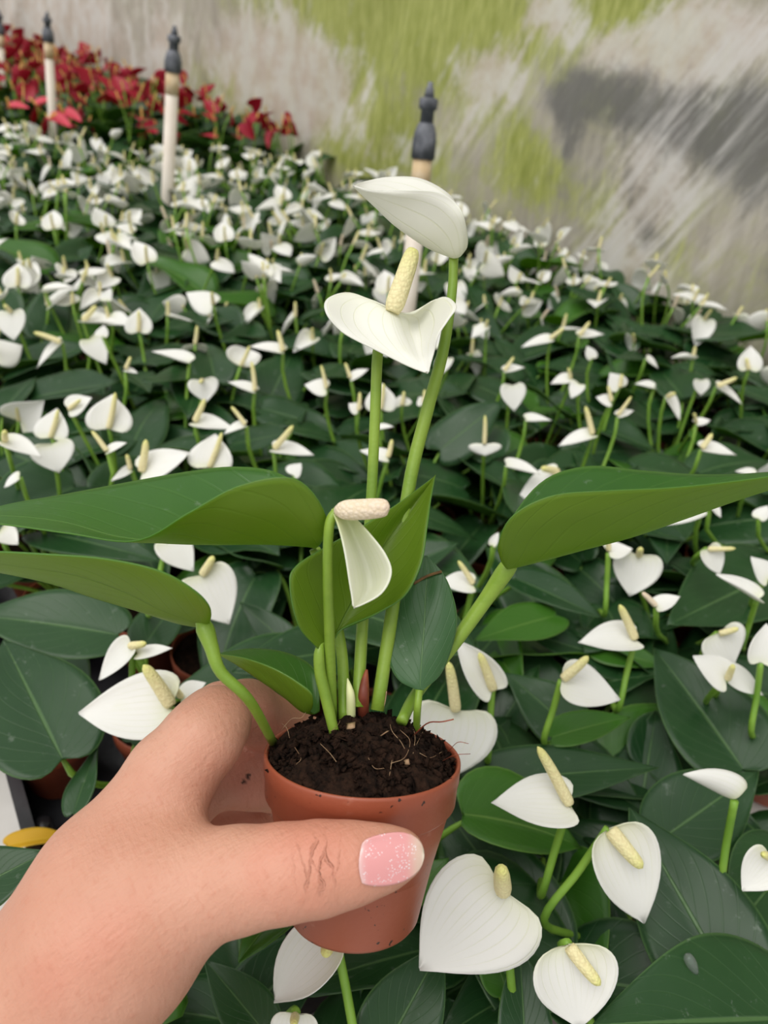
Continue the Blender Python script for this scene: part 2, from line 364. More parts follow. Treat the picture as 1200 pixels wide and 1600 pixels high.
algae = np.clip(algae+.42*nz*(algae > .05), 0, 1); pale = np.clip(pale+.4*nz*(pale > .05), 0, 1); dark = np.clip(dark+.25*nz*(dark > .1), 0, 1)
gw = grid_geo(G, .002, None, 0, 0)
s = NT('algae_stained_film'); ob = s.n('ShaderNodeTexCoord').outputs['Object']
at = lambda k: s.n('ShaderNodeAttribute', attribute_name=k).outputs['Fac']
wall_vec = ob
stv = s.noise(s.mapping(wall_vec, (55, 1, 6)), 1, 6, .68)
std = s.noise(s.mapping(s.mapping(wall_vec, (1, 1, 1), (0, math.radians(-32), 0)), (55, 1, 5)), 1, 6, .68)
blt = s.noise(wall_vec, 11, 9, .72)
fin = s.noise(s.mapping(wall_vec, (150, 1, 26)), 1, 4, .6)
base = s.mix(s.ramp(stv, .3, .7), (.54, .50, .42), (.70, .66, .59))
base = s.mix(s.math('MULTIPLY', s.ramp(blt, .42, .62), .5), base, (.54, .54, .34))
base = s.mix(s.math('MULTIPLY', s.ramp(blt, .56, .40), .0), base, (.3, .3, .3))
vary = s.math('SUBTRACT', s.math('ADD', s.math('MULTIPLY', stv, .7), s.math('ADD', blt, s.math('MULTIPLY', fin, .3))), 1.0)
gm = s.ramp(s.math('ADD', at('algae'), s.math('MULTIPLY', vary, 1.5)), .10, .80)
base = s.mix(s.math('MULTIPLY', gm, .92), base, s.mix(s.ramp(s.math('ADD', s.math('MULTIPLY', stv, .5), s.math('MULTIPLY', fin, .5)), .32, .68), (.34, .40, .05), (.66, .69, .24)))
pv = s.math('SUBTRACT', s.math('ADD', s.math('MULTIPLY', std, .8), s.math('ADD', blt, s.math('MULTIPLY', fin, .2))), 1.0)
pm = s.ramp(s.math('ADD', at('pale'), s.math('MULTIPLY', pv, 1.8)), .22, .80)
base = s.mix(s.math('MULTIPLY', pm, .85), base, s.mix(s.ramp(blt, .4, .6), (.76, .67, .59), (.88, .85, .83)))
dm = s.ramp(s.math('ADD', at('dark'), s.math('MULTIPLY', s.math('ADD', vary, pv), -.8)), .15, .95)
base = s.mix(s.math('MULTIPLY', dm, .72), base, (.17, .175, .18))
sk = s.math('MULTIPLY', s.ramp(std, .44, .62), at('streak'), clamp=True)
base = s.mix(s.math('MULTIPLY', sk, .9), base, (.88, .86, .84))
M_film = s.finish(base, .5, .3, s.bump(s.math('ADD', stv, std), .3, .01), .35)
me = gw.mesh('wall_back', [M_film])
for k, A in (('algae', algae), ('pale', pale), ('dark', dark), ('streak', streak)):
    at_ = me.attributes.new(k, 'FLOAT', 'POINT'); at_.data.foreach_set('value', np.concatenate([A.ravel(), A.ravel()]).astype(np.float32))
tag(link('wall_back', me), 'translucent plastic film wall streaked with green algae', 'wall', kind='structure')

def wdist(p): return (np.asarray(p)[:2]-W0[:2])@WN[:2]          # distance in front of the wall
# tray edge seen at the lower left
E0 = Pz(5, 1165, -.425); E1 = Pz(45, 1310, -.425); ED = nrm((E0-E1)*np.array([1, 1, 0])); EN = np.array([ED[1], -ED[0], 0])
EO = E1*np.array([1, 1, 0])
# bench top
bw = box_geo((-.35, .045, -.04), (6.4, 1.9, 0), None, (W0+np.array([0, 0, BENCH-.001])-WD*.8, WD, WN, np.array([0, 0, 1.])))
br = tag(link('bench', None, None, (0, 0, 0)), 'long pale bench carrying the trays of anthuriums', 'bench')
link('bench_top', bw.mesh('bench_top', [M_bench]), br)
for a in (-.9, 1.5, 3.8):
    for b in (.25, 1.65):
        q = W0+WD*a+WN*b; lg = box_geo((-.03, -.03, 0), (.03, .03, BENCH-.042), None, (q*np.array([1, 1, 0]), WD, WN, np.array([0, 0, 1.])))
        link('leg', lg.mesh('leg', [M_bench]), br)

# ------------------------------------------------------------------ the hand (one continuous skin)
def pc(x, y, d): return np.array([(x-600)/F*d, -(y-800)/F*d, d])
def cam2world(V): return CAM+V[:, :1]*RT+V[:, 1:2]*UP+V[:, 2:3]*FW
POT_T = .236; POT_R = .0303; POT_H = .0525
pot_o = P(567, 1176, POT_T)
_ph = math.radians(5.6); _pl = math.radians(3.6)
pot_z = cdir(math.sin(_pl)*math.cos(_ph), math.cos(_pl)*math.cos(_ph), math.sin(_ph))
pot_x = nrm(RT-pot_z*(RT@pot_z)); pot_y = np.cross(pot_z, pot_x)
POTF = (pot_o, pot_x, pot_y, pot_z)

def build_hand():
    hs = .00115
    lo = np.array([-.205, -.245, .148]); hi = np.array([.018, -.035, .325])
    ax = [np.arange(lo[i], hi[i], hs, dtype=np.float32) for i in range(3)]
    X, Y, Z = np.meshgrid(*ax, indexing='ij')
    def cone(a, b):
        pa = pc(*a[:3]).astype(np.float32); pb = pc(*b[:3]).astype(np.float32); ra = a[3]/F*a[2]; rb = b[3]/F*b[2]
        ba = pb-pa; L = float(ba@ba)
        h = np.clip(((X-pa[0])*ba[0]+(Y-pa[1])*ba[1]+(Z-pa[2])*ba[2])/L, 0, 1)
        return np.sqrt((X-pa[0]-h*ba[0])**2+(Y-pa[1]-h*ba[1])**2+(Z-pa[2]-h*ba[2])**2)-(ra+(rb-ra)*h)
    def smin(a, b, k):
        h = np.clip(.5+.5*(b-a)/k, 0, 1); return b+(a-b)*h-k*h*(1-h)
    def chain(pts, k=.002):
        d = None
        for a, b in zip(pts[:-1], pts[1:]):
            c = cone(a, b); d = c if d is None else smin(d, c, k)
        return d
    # x, y in photo pixels, depth, radius in pixels
    arm = chain(ARM, .02)
    palm = None
    for pts in PALM:
        c = chain(pts, .003); palm = c if palm is None else smin(palm, c, .010)
    body = smin(arm, palm, .020)
    thumb = chain(THUMB, .003); body = smin(body, thumb, .015)
    for pts, k in FINGERS:
        body = smin(body, chain(pts, .002), k)
    for pts in WEB: body = smin(body, chain(pts, .004), .012)
    # keep clear of the pot
    q = CAM  # pot frame in camera space
    oc = np.array([(pot_o-CAM)@RT, (pot_o-CAM)@UP, (pot_o-CAM)@FW]); zc = np.array([pot_z@RT, pot_z@UP, pot_z@FW])
    hx = (X-oc[0])*zc[0]+(Y-oc[1])*zc[1]+(Z-oc[2])*zc[2]
    rr = np.sqrt(np.maximum((X-oc[0])**2+(Y-oc[1])**2+(Z-oc[2])**2-hx**2, 0))
    rp = np.where(hx > -.0135, POT_R, .0272+(hx+.0135)*(.0272-.0205)/(POT_H-.0135))
    pot = np.maximum(np.maximum(rr-rp, hx), -hx-POT_H)
    body = np.maximum(body, -(pot-.0003))
    D = body
    # surface nets
    n = D.shape; inside = D < 0
    acc = np.zeros((n[0]-1, n[1]-1, n[2]-1, 3), np.float32); cnt = np.zeros((n[0]-1, n[1]-1, n[2]-1), np.float32)
    def sl(o): return tuple(slice(o[i], n[i]-1+o[i]) for i in range(3))
    for axi in range(3):
        oth = [i for i in range(3) if i != axi]
        for c0 in (0, 1):
            for c1 in (0, 1):
                o0 = [0, 0, 0]; o0[oth[0]] = c0; o0[oth[1]] = c1; o1 = list(o0); o1[axi] = 1
                a, b = D[sl(o0)], D[sl(o1)]; m = (a < 0) != (b < 0)
                t = np.where(m, a/np.where(m, a-b, 1), 0)
                cnt += m
                for i in range(3): acc[..., i] += m*(o0[i]+(t if i == axi else 0))
    act = cnt > 0; idx = np.full(act.shape, -1); idx[act] = np.arange(act.sum())
    ijk = np.argwhere(act); V = (ijk+acc[act]/cnt[act][:, None])*hs+lo
    faces = []
    for axi in range(3):
        oth = [(axi+1) % 3, (axi+2) % 3]
        s0 = [slice(1, -1)]*3; s0[axi] = slice(0, -1); s1 = list(s0); s1[axi] = slice(1, None)
        a, b = inside[tuple(s0)], inside[tuple(s1)]
        for flip, m in ((False, a & ~b), (True, ~a & b)):
            e = np.argwhere(m); e[:, oth[0]] += 1; e[:, oth[1]] += 1
            def cell(d0, d1):
                q = e.copy(); q[:, oth[0]] += d0; q[:, oth[1]] += d1; return idx[q[:, 0], q[:, 1], q[:, 2]]
            qd = np.stack([cell(-1, -1), cell(0, -1), cell(0, 0), cell(-1, 0)], 1)
            qd = qd[(qd >= 0).all(1)]
            faces.append(qd[:, ::-1] if flip else qd)
    Fc = np.concatenate(faces)
    # light smoothing
    for _ in range(3):
        S = np.zeros_like(V); C = np.zeros(len(V))
        for k in range(4):
            i, j = Fc[:, k], Fc[:, (k+1) % 4]
            np.add.at(S, i, V[j]); np.add.at(C, i, 1)
        V = V*.5+.5*S/np.maximum(C, 1)[:, None]
    return V, Fc

ARM = [(-366, 2073, .218, 172), (-102, 1773, .208, 166), (158, 1478, .210, 140)]
PALM = [[(165, 1440, .214, 104), (180, 1348, .218, 86), (268, 1212, .226, 69), (316, 1154, .229, 61), (336, 1128, .2325, 57)],   # index metacarpal and first phalanx
        [(170, 1480, .235, 100), (225, 1330, .252, 70)],
        [(170, 1490, .245, 95), (205, 1400, .265, 68)]]
THUMB = [(185, 1440, .210, 98), (285, 1396, .205, 86), (372, 1374, .2035, 77), (440, 1364, .2015, 71), (500, 1356, .2005, 68), (552, 1348, .2005, 59), (600, 1340, .2005, 47), (628, 1334, .2005, 36)]
FINGERS = [([(346, 1112, .246, 48), (386, 1110, .257, 47), (470, 1162, .283, 43), (540, 1170, .292, 38)], .0015),
           ([(225, 1320, .252, 62), (305, 1226, .262, 54), (335, 1210, .266, 53)], .006),
           ([(335, 1210, .266, 53), (400, 1212, .270, 51), (480, 1235, .292, 42), (555, 1235, .298, 36)], .0015),
           ([(205, 1395, .264, 58), (310, 1305, .278, 46), (335, 1296, .282, 44)], .006),
           ([(335, 1296, .282, 44), (400, 1296, .284, 42), (480, 1300, .296, 40), (550, 1300, .300, 34)], .0015),
           ([(205, 1440, .270, 55), (310, 1365, .288, 42)], .006),
           ([(310, 1365, .288, 40), (400, 1352, .290, 38), (480, 1355, .296, 36)], .0015)]
WEB = []
HV, HF = build_hand()
Hw = cam2world(HV)
g = Geo(); g.add(Hw, HF)
hand_o = Hw.mean(0)
hme = g.mesh('hand', [M_skin], hand_o)
# creases over the thumb joint and soil specks, as skin marks
hx_ = 600+F*HV[:, 0]/HV[:, 2]; hy_ = 800-F*HV[:, 1]/HV[:, 2]; front = HV[:, 2] < .210
front_m = front*np.exp(-((hx_-498)/42)**4)*np.exp(-((hy_-1350)/40)**4)
soilm = np.zeros(len(HV)); back = HV[:, 2] > .235
for x, y, r in ((382, 1222, 4.5), (386, 1215, 2.5), (389, 1211, 2)):
    soilm = np.maximum(soilm, back*(((hx_-x)**2+(hy_-y)**2) < r*r))
for k, A in (('thumb_mask', front_m), ('along', hx_-498), ('across', hy_-1352), ('soil', soilm)):
    a_ = hme.attributes.new(k, 'FLOAT', 'POINT'); a_.data.foreach_set('value', A.astype(np.float32))
hand = tag(link('hand', hme, None, hand_o), 'bare left hand and wrist gripping the terracotta pot between thumb and fingers', 'hand')

# thumb nail: a curved plate on the thumb's skin, laid out along the thumb
def nail():
    rows = []
    for px, cyp, h in ((566, 1349, 31), (574, 1347, 36), (590, 1345, 40), (612, 1342, 41), (632, 1339, 38), (648, 1337, 30), (658, 1336, 19), (663, 1335, 5)):
        r = []
        for k in np.linspace(-1, 1, 9):
            r.append(pc(px-(5*(1-k*k) if px < 580 else 0), cyp+h*k, .1755+.0055*(k*k)*(h/40)))
        rows.append(r)
    A = np.array(rows)
    # rest it on the skin
    nearV = HV[(hx_ > 520) & (hx_ < 700) & (hy_ > 1280) & (hy_ < 1420) & (HV[:, 2] < .211)]
    px_ = 600+F*nearV[:, 0]/nearV[:, 2]; py_ = 800-F*nearV[:, 1]/nearV[:, 2]
    for i in range(A.shape[0]):
        for j in range(A.shape[1]):
            x, y = 600+F*A[i, j, 0]/A[i, j, 2], 800-F*A[i, j, 1]/A[i, j, 2]
            d2 = (px_-x)**2+(py_-y)**2; m = d2 < 14**2
            if m.any():
                z = nearV[m, 2].min()-.0005
                A[i, j] = pc(x, y, z)
            else: A[i, j] = pc(x, y, A[i, j-1, 2] if j > 4 else .194)
    # smooth the depth along and across
    Dp = A[..., 2].copy()
    for _ in range(6):
        Q = np.pad(Dp, 1, mode='edge'); Dp = (Q[1:-1, 1:-1]*2+Q[:-2, 1:-1]+Q[2:, 1:-1]+Q[1:-1, :-2]+Q[1:-1, 2:])/6
    Dp -= .0004
    A = A/A[..., 2:3]*Dp[..., None]
    B = crom(A, 30); B = np.swapaxes(crom(np.swapaxes(B, 0, 1), 24), 0, 1)
    return cam2world(B.reshape(-1, 3)).reshape(B.shape)
NG = nail()[:, ::-1]
no = link('thumb_nail', grid_geo(NG, .0006, None, 0, 1).mesh('thumb_nail', [M_nail, M_naile], hand_o), hand)
no['label'] = 'pink glitter thumb nail with grown-out tip'

# ------------------------------------------------------------------ the held plant
root = bpy.data.objects.new('potted_anthurium', None); col.objects.link(root)
pot_base = pot_o-pot_z*POT_H; root.location = pot_base
tag(root, 'small anthurium with three white blooms in a terracotta pot held by the hand', 'potted plant')
def hp(name, g, mats, parent=None, smooth=True):
    return link(name, g.mesh(name, mats, pot_base), parent or root)
R_, H_ = POT_R, POT_H
POTPROF = [(0, -H_), (.017, -H_), (.0196, -H_+.0006), (.0205, -H_+.002), (.0268, -.0150), (.0270, -.0142), (.0286, -.0134), (.0293, -.0125), (.0296, -.006), (.0299, -.0056), (.0301, -.001), (.0300, -.0003), (.0296, 0), (.0291, -.0002), (.0288, -.001), (.0282, -.012), (.0265, -.02), (.0195, -H_+.0015), (0, -H_+.0015)]
hp('pot', lathe_geo(POTPROF, 72, POTF), [M_pot])
# soil: uneven mound
th = np.linspace(0, 2*math.pi, 97)[:-1]; rr = np.linspace(0, 1, 40)
sv = []
for r in rr:
    x, y = r*.0284*np.cos(th), r*.0284*np.sin(th)
    z = -.0022+.0120*(1-r**2)**.9+.0016*vnoise(np.stack([x*260, y*260, x*0], -1))*(1-.5*r)+.0012*vnoise(np.stack([x*620, y*620, x*0+4], -1))+.0022*r*vnoise(np.stack([x*160, y*160, x*0+9], -1))
    sv.append(pot_o+x[:, None]*pot_x+y[:, None]*pot_y+z[:, None]*pot_z)
sv = np.concatenate(sv); sf = []
for i in range(39):
    for j in range(96): sf.append((i*96+j, (i+1)*96+j, (i+1)*96+(j+1) % 96, i*96+(j+1) % 96))
soil = hp('soil', Geo().add(sv, sf), [M_soil])
def soil_h(x, y): r = min(1, math.hypot(x, y)/.0284); return -.0022+.0120*(1-r**2)**.9
def crumb_geo(n, rmax, hfun, frame, smin=.0004, smax=.0013, g=None):
    g = g or Geo(); o, x, y, z = frame
    for _ in range(n):
        r = rmax*math.sqrt(rng.random()); a = rng.random()*6.283; px, py = r*math.cos(a), r*math.sin(a)
        s_ = smin+(smax-smin)*rng.random()**2.2; c = o+px*x+py*y+(hfun(px, py)+s_*.2)*z
        v = np.array([(1, 0, 0), (-1, 0, 0), (0, 1, 0), (0, -1, 0), (0, 0, 1), (0, 0, -1)], float)*s_*(.6+.8*nrg.rand(6, 1))
        v = v@nrg.randn(3, 3)*.5+v*.6
        g.add(c+v, [(0, 2, 4), (2, 1, 4), (1, 3, 4), (3, 0, 4), (2, 0, 5), (1, 2, 5), (3, 1, 5), (0, 3, 5)])
    return g
cr = hp('soil_crumbs', crumb_geo(2600, .0280, soil_h, POTF, .0004, .0017), [M_soil], soil); cr['kind'] = 'stuff'
def soilpt(px, py, dz=0):       # point of the soil mound under a pixel
    d = ray(px, py); best = None
    for t in np.linspace(.2, .28, 400):
        q = CAM+t*d-pot_o; x, y, z = q@pot_x, q@pot_y, q@pot_z
        if math.hypot(x, y) < .0284 and z < soil_h(x, y)+dz: return CAM+t*d
    return P(px, py, .236)
def root_fibre(pts, r=.00008, lift=.0009):
    A = [soilpt(*p)+pot_z*(lift+.0007*rng.random()) for p in pts]
    hp('root_fibre', tube_geo(A, r, 5, 14), [M_root], soil)
for pts in ([(440, 1145), (455, 1130), (470, 1128), (478, 1118)], [(452, 1160), (448, 1145), (440, 1135)], [(500, 1170), (515, 1185), (525, 1198)], [(518, 1150), (528, 1138), (532, 1128)],
            [(608, 1130), (612, 1150), (625, 1165), (632, 1175)], [(625, 1148), (640, 1165), (632, 1190), (610, 1200)], [(640, 1135), (648, 1155), (645, 1185)], [(612, 1195), (608, 1220)],
            [(460, 1175), (470, 1190), (462, 1200)], [(660, 1150), (650, 1170)], [(575, 1190), (585, 1205), (600, 1207)], [(655, 1185), (672, 1190), (690, 1180)]):
    root_fibre(pts)
# loose roots standing over the rim
hp('root_fibre', tube_geo([soilpt(645, 1150), P(668, 1130, .228), P(690, 1128, .226), P(709, 1124, .226)], .00022, 5, 14), [M_bud], soil)
hp('root_fibre', tube_geo([soilpt(690, 1190), P(710, 1180, .222), P(735, 1178, .222)], .0001, 5, 12), [M_bud], soil)
hp('root_fibre', tube_geo([soilpt(700, 1175), P(715, 1160, .224), P(732, 1162, .224)], .0001, 5, 12), [M_bud], soil)
hp('root_fibre', tube_geo([soilpt(598, 1110), P(602, 1095, .236), P(604, 1080, .236)], .00018, 5, 10), [M_root], soil)
for x, y in ((600, 1152), (634, 1196), (548, 1140)):
    c = soilpt(x, y)+pot_z*.0008
    hp('wood_chip', crumb_geo(1, .0001, lambda a, b: 0, (c, pot_x, pot_y, pot_z), .0016, .0017), [M_root], soil)

def stem(name, pts, rpx, foot=True, n=24, mats=None, parent=None):
    A = [P(*p) for p in pts]
    if foot: A[0] = soilpt(pts[0][0], pts[0][1])-pot_z*.002
    R = [(r if not isinstance(rpx, (int, float)) else rpx)*p[2]/F for p, r in zip(pts, rpx if not isinstance(rpx, (int, float)) else [rpx]*len(pts))]
    return hp(name, tube_geo(A, R, 12, n), mats or [M_stem], parent)
def loft(sections, nu=40, nv=20, thick=.0004, flip=False):
    A = np.array([[P(*p) for p in s] for s in sections])
    if flip: A = A[:, ::-1]
    B = crom(A, nu); B = np.swapaxes(crom(np.swapaxes(B, 0, 1), nv), 0, 1)
    return grid_geo(B, thick)
def S(*pts): return list(pts)

# blooms -------------------------------------------------
stem('flower_stem', [(590, 1100, .238), (612, 960, .242), (640, 755, .246), (668, 640, .247), (692, 550, .247), (706, 460, .247), (709, 398, .247)], [10.5, 10.5, 10.5, 10, 9, 7.5, 7.5])
a_ = .264; b_ = .249; c_ = .231
f1 = hp('spathe', loft([S((711, 402, .247), (711, 402, .247), (711, 402, .247), (711, 402, .247), (711, 402, .247)),
    S((727, 362, .258), (715, 384, .254), (700, 399, .247), (718, 396, .241), (729, 384, .240)),
    S((714, 320, a_), (694, 360, .258), (672, 388, b_), (712, 358, .235), (726, 342, c_)),
    S((694, 297, a_), (672, 330, .258), (644, 371, b_), (688, 330, .234), (711, 316, c_)),
    S((655, 278, a_), (640, 308, .258), (615, 350, b_), (655, 315, .235), (682, 299, c_)),
    S((610, 276, .262), (600, 292, .257), (586, 322, b_), (612, 306, .237), (628, 297, .234)),
    S((575, 282, .255), (571, 290, .253), (566, 303, b_), (575, 299, .242), (582, 297, .240)),
    S((553, 289, .247), (553, 289, .247), (553, 290, .247), (553, 290, .247), (553, 290, .247))], 44, 28, .0004), [M_hspathe, M_hspathe])
f1['label'] = 'hooded white bloom seen from behind'
stem('flower_stem', [(560, 1095, .241), (566, 980, .244), (580, 780, .246), (586, 650, .246), (591, 545, .246), (606, 500, .245)], [9.5, 9.5, 8.5, 8.5, 8.5, 7])
f2 = hp('spathe', loft([S((600, 478, .2445), (606, 483, .245), (612, 487, .245), (628, 490, .246), (645, 492, .247)),
    S((548, 457, .247), (580, 473, .245), (613, 492, .2435), (648, 498, .250), (690, 464, .240)),
    S((512, 466, .240), (560, 486, .244), (617, 508, .2405), (651, 514, .250), (712, 477, .229)),
    S((510, 488, .234), (560, 508, .240), (624, 527, .237), (655, 533, .246), (700, 498, .226)),
    S((533, 517, .234), (580, 532, .234), (634, 546, .232), (657, 549, .238), (684, 523, .225)),
    S((588, 546, .230), (610, 553, .230), (646, 563, .229), (661, 563, .229), (677, 551, .226)),
    S((636, 570, .227), (645, 572, .227), (658, 576, .226), (665, 574, .226), (672, 568, .225)),
    S((668, 582, .224), (668, 582, .224), (669, 582, .224), (669, 582, .224), (669, 582, .224))], 48, 32, .0004), [M_hspathe, M_hspathe])
f2['label'] = 'open white heart-shaped bloom with one curled lobe'
def spadix(parent, pts, rpx, mat, seg=16):
    A = [P(*p) for p in pts]; rr = [r*p[2]/F for p, r in zip(pts, rpx)]
    return hp('spadix', tube_geo(A, rr, seg, 26), [mat], parent)
spadix(f2, [(613, 488, .2445), (618, 473, .2445), (630, 438, .245), (641, 405, .2455), (645, 391, .2455), (646, 388, .2455)], [11, 15, 14.5, 13, 9, 2], M_spadix)
stem('flower_stem', [(519, 1112, .236), (515, 1000, .228), (512, 900, .220), (513, 840, .217), (517, 812, .2165), (527, 797, .217)], [9, 8.5, 8, 8, 8, 7])
f3 = hp('spathe', loft([S((518, 795, .2165), (524, 797, .2165), (536, 800, .217)),
    S((528, 818, .213), (540, 812, .218), (556, 812, .216)),
    S((536, 845, .209), (556, 845, .221), (580, 838, .213)),
    S((542, 875, .207), (572, 885, .223), (602, 868, .210)),
    S((547, 908, .206), (578, 916, .221), (610, 896, .207)),
    S((551, 932, .206), (568, 938, .214), (594, 927, .205)),
    S((553, 949, .206), (553, 949, .206), (554, 949, .206))], 36, 24, .0004), [M_gspathe, M_gspathe])
f3['label'] = 'small half-closed drooping white bloom'
spadix(f3, [(528, 798, .2155), (540, 797, .2135), (565, 796, .212), (592, 794, .2105), (604, 793, .210), (609, 793, .210)], [9, 15.5, 16.5, 15.5, 12, 3], M_spadixp)

# leaves -------------------------------------------------
def hleaf(sections, stempts, rpx, label, mats=None, flip=False, nu=48, nv=24, foot=True):
    lf = hp('leaf', loft(sections, nu, nv, .00045, flip), mats or [M_hleaf, M_hleafu]); lf['label'] = label
    if stempts: stem('leaf_stalk', stempts, rpx, foot, parent=lf)
    return lf
# upper left, spoon-shaped, near half folded up
hleaf([S((492, 856, .238), (492, 856, .238), (492, 856, .238), (492, 856, .238), (492, 857, .238)),
       S((482, 775, .258), (478, 815, .252), (480, 852, .236), (500, 838, .224), (509, 806, .218)),
       S((432, 738, .268), (425, 800, .258), (415, 849, .236), (445, 810, .219), (462, 748, .211)),
       S((365, 729, .270), (350, 795, .257), (330, 849, .235), (350, 812, .218), (375, 758, .211)),
       S((290, 737, .270), (275, 795, .254), (255, 846, .234), (275, 828, .220), (295, 800, .213)),
       S((200, 753, .266), (190, 800, .250), (180, 838, .234), (200, 845, .224), (212, 844, .218)),
       S((100, 772, .258), (95, 795, .247), (95, 815, .238), (98, 826, .230), (105, 832, .224)),
       S((10, 788, .250), (5, 797, .246), (0, 806, .240), (0, 813, .236), (0, 818, .232)),
       S((-75, 812, .243), (-75, 812, .243), (-75, 813, .243), (-75, 813, .243), (-75, 813, .243))],
      [(538, 1115, .240), (534, 1020, .241), (515, 930, .242), (492, 858, .238)], [9, 9, 8.5, 9], 'broad leaf reaching left with its near edge rolled up')
# lower left, underside towards the lens
hleaf([S((326, 974, .214), (322, 977, .214), (318, 978, .215), (316, 979, .215), (314, 979, .216)),
       S((329, 950, .204), (316, 960, .207), (296, 967, .212), (285, 971, .217), (276, 972, .221)),
       S((305, 922, .199), (280, 938, .203), (250, 950, .210), (230, 956, .216), (212, 952, .221)),
       S((250, 891, .197), (225, 908, .201), (195, 923, .208), (168, 932, .215), (145, 932, .220)),
       S((165, 872, .196), (145, 885, .200), (120, 897, .206), (95, 908, .213), (75, 909, .218)),
       S((60, 864, .196), (45, 873, .200), (25, 882, .205), (5, 890, .210), (-10, 891, .214)),
       S((-40, 860, .198), (-50, 866, .200), (-60, 872, .203), (-70, 877, .206), (-80, 879, .208)),
       S((-140, 862, .202), (-140, 863, .202), (-141, 864, .202), (-141, 864, .203), (-142, 865, .203))],
      [(427, 1150, .222), (390, 1095, .214), (345, 1050, .211), (330, 1010, .212), (319, 980, .2135), (306, 966, .213)], [7.5, 8.5, 9.5, 11.5, 14, 3], 'long leaf reaching left, dull green underside showing',
      flip=True)
# centre leaf, folded along its midrib, underside towards the lens
hleaf([S((498, 1016, .228), (503, 1013, .229), (510, 1006, .230), (516, 1002, .230), (522, 1001, .230)),
       S((466, 978, .222), (490, 985, .227), (524, 988, .233), (532, 986, .233), (538, 982, .232)),
       S((452, 915, .219), (490, 938, .227), (540, 958, .236), (570, 966, .233), (592, 958, .228)),
       S((462, 884, .221), (505, 900, .229), (562, 918, .239), (604, 930, .234), (634, 930, .226)),
       S((512, 852, .226), (545, 862, .232), (588, 872, .241), (630, 882, .236), (659, 880, .228)),
       S((565, 822, .232), (592, 826, .237), (618, 826, .243), (645, 832, .239), (668, 824, .233)),
       S((622, 786, .240), (635, 787, .242), (650, 784, .245), (662, 786, .243), (674, 780, .240)),
       S((680, 743, .248), (680, 743, .248), (680, 743, .248), (680, 743, .248), (681, 743, .248))],
      [(524, 1140, .231), (508, 1085, .230), (500, 1050, .229), (499, 1018, .2285), (506, 1000, .230)], [8, 9, 9, 8, 2], 'upright centre leaf folded along its midrib')
# big right leaf
hleaf([S((793, 886, .246), (793, 886, .246), (793, 886, .246), (793, 886, .246), (793, 887, .246)),
       S((800, 812, .262), (792, 850, .256), (800, 886, .245), (786, 872, .236), (779, 852, .232)),
       S((850, 750, .276), (848, 810, .264), (850, 874, .247), (815, 840, .232), (800, 806, .226)),
       S((920, 728, .282), (915, 795, .268), (915, 857, .249), (880, 815, .231), (862, 774, .225)),
       S((1005, 735, .284), (1000, 785, .270), (990, 837, .251), (965, 805, .234), (950, 766, .227)),
       S((1095, 741, .284), (1090, 775, .271), (1075, 808, .254), (1062, 785, .239), (1050, 761, .232)),
       S((1190, 738, .280), (1180, 756, .270), (1165, 776, .258), (1160, 764, .247), (1155, 750, .241)),
       S((1290, 726, .272), (1285, 734, .267), (1275, 742, .262), (1270, 738, .256), (1268, 733, .252)),
       S((1370, 712, .266), (1370, 712, .266), (1370, 712, .266), (1370, 712, .266), (1370, 712, .266))],
      [(628, 1118, .243), (650, 1085, .246), (715, 998, .248), (760, 935, .248), (794, 886, .246), (808, 872, .246)], [9, 9.5, 11, 12, 14, 3], 'long leaf reaching right with upturned near edge', flip=True)
# small plain leaf at the right
sl_ = hleaf([S((653, 1079, .234), (654, 1079, .234), (656, 1079, .234), (658, 1079, .234), (660, 1079, .234)),
       S((622, 1062, .236), (640, 1062, .235), (657, 1058, .235), (674, 1058, .236), (690, 1052, .238)),
       S((607, 1028, .239), (632, 1024, .238), (660, 1015, .238), (688, 1012, .239), (710, 1000, .242)),
       S((611, 985, .242), (637, 980, .242), (663, 975, .242), (690, 968, .243), (714, 960, .245)),
       S((625, 940, .246), (645, 936, .246), (665, 932, .247), (686, 926, .247), (705, 922, .248)),
       S((644, 903, .250), (655, 901, .250), (667, 899, .251), (680, 896, .251), (691, 894, .251)),
       S((663, 868, .254), (664, 868, .254), (665, 868, .254), (666, 868, .254), (667, 868, .254))],
      [(651, 1142, .233), (652, 1110, .233), (655, 1078, .234)], [5.5, 6, 6], 'small flat leaf standing right of the stems', [M_dleaf, M_leafu], flip=True)
# young leaf at the lower left, folded like a taco
hleaf([S((500, 1112, .240), (497, 1113, .239), (492, 1114, .238), (486, 1114, .237), (482, 1113, .236)),
       S((497, 1062, .246), (489, 1088, .243), (472, 1110, .238), (481, 1100, .233), (489, 1086, .230)),
       S((482, 1036, .250), (468, 1064, .245), (444, 1087, .238), (453, 1076, .233), (464, 1064, .230)),
       S((442, 1018, .252), (430, 1040, .246), (408, 1062, .239), (416, 1052, .235), (427, 1043, .232)),
       S((392, 1013, .252), (385, 1025, .247), (372, 1038, .242), (377, 1033, .239), (384, 1028, .237)),
       S((342, 1020, .248), (342, 1020, .247), (342, 1021, .246), (342, 1021, .246), (342, 1021, .246))],
      None, None, 'narrow young leaf folded over the rim', [M_young, M_hleafu])
hp('torn_edge', tube_geo([P(646, 912, .2485), P(668, 900, .2500), P(690, 893, .2505)], .0005, 6, 12), [M_torn], sl_)
stem('bud', [(568, 1118, .236), (568, 1090, .236), (570, 1065, .237), (573, 1046, .238)], [9.5, 9, 6.5, 2], n=16, mats=[M_bud])
stem('bud', [(549, 1112, .234), (548, 1090, .234), (546, 1075, .234), (543, 1060, .235)], [7.5, 7, 5, 1], n=14, mats=[M_cream])

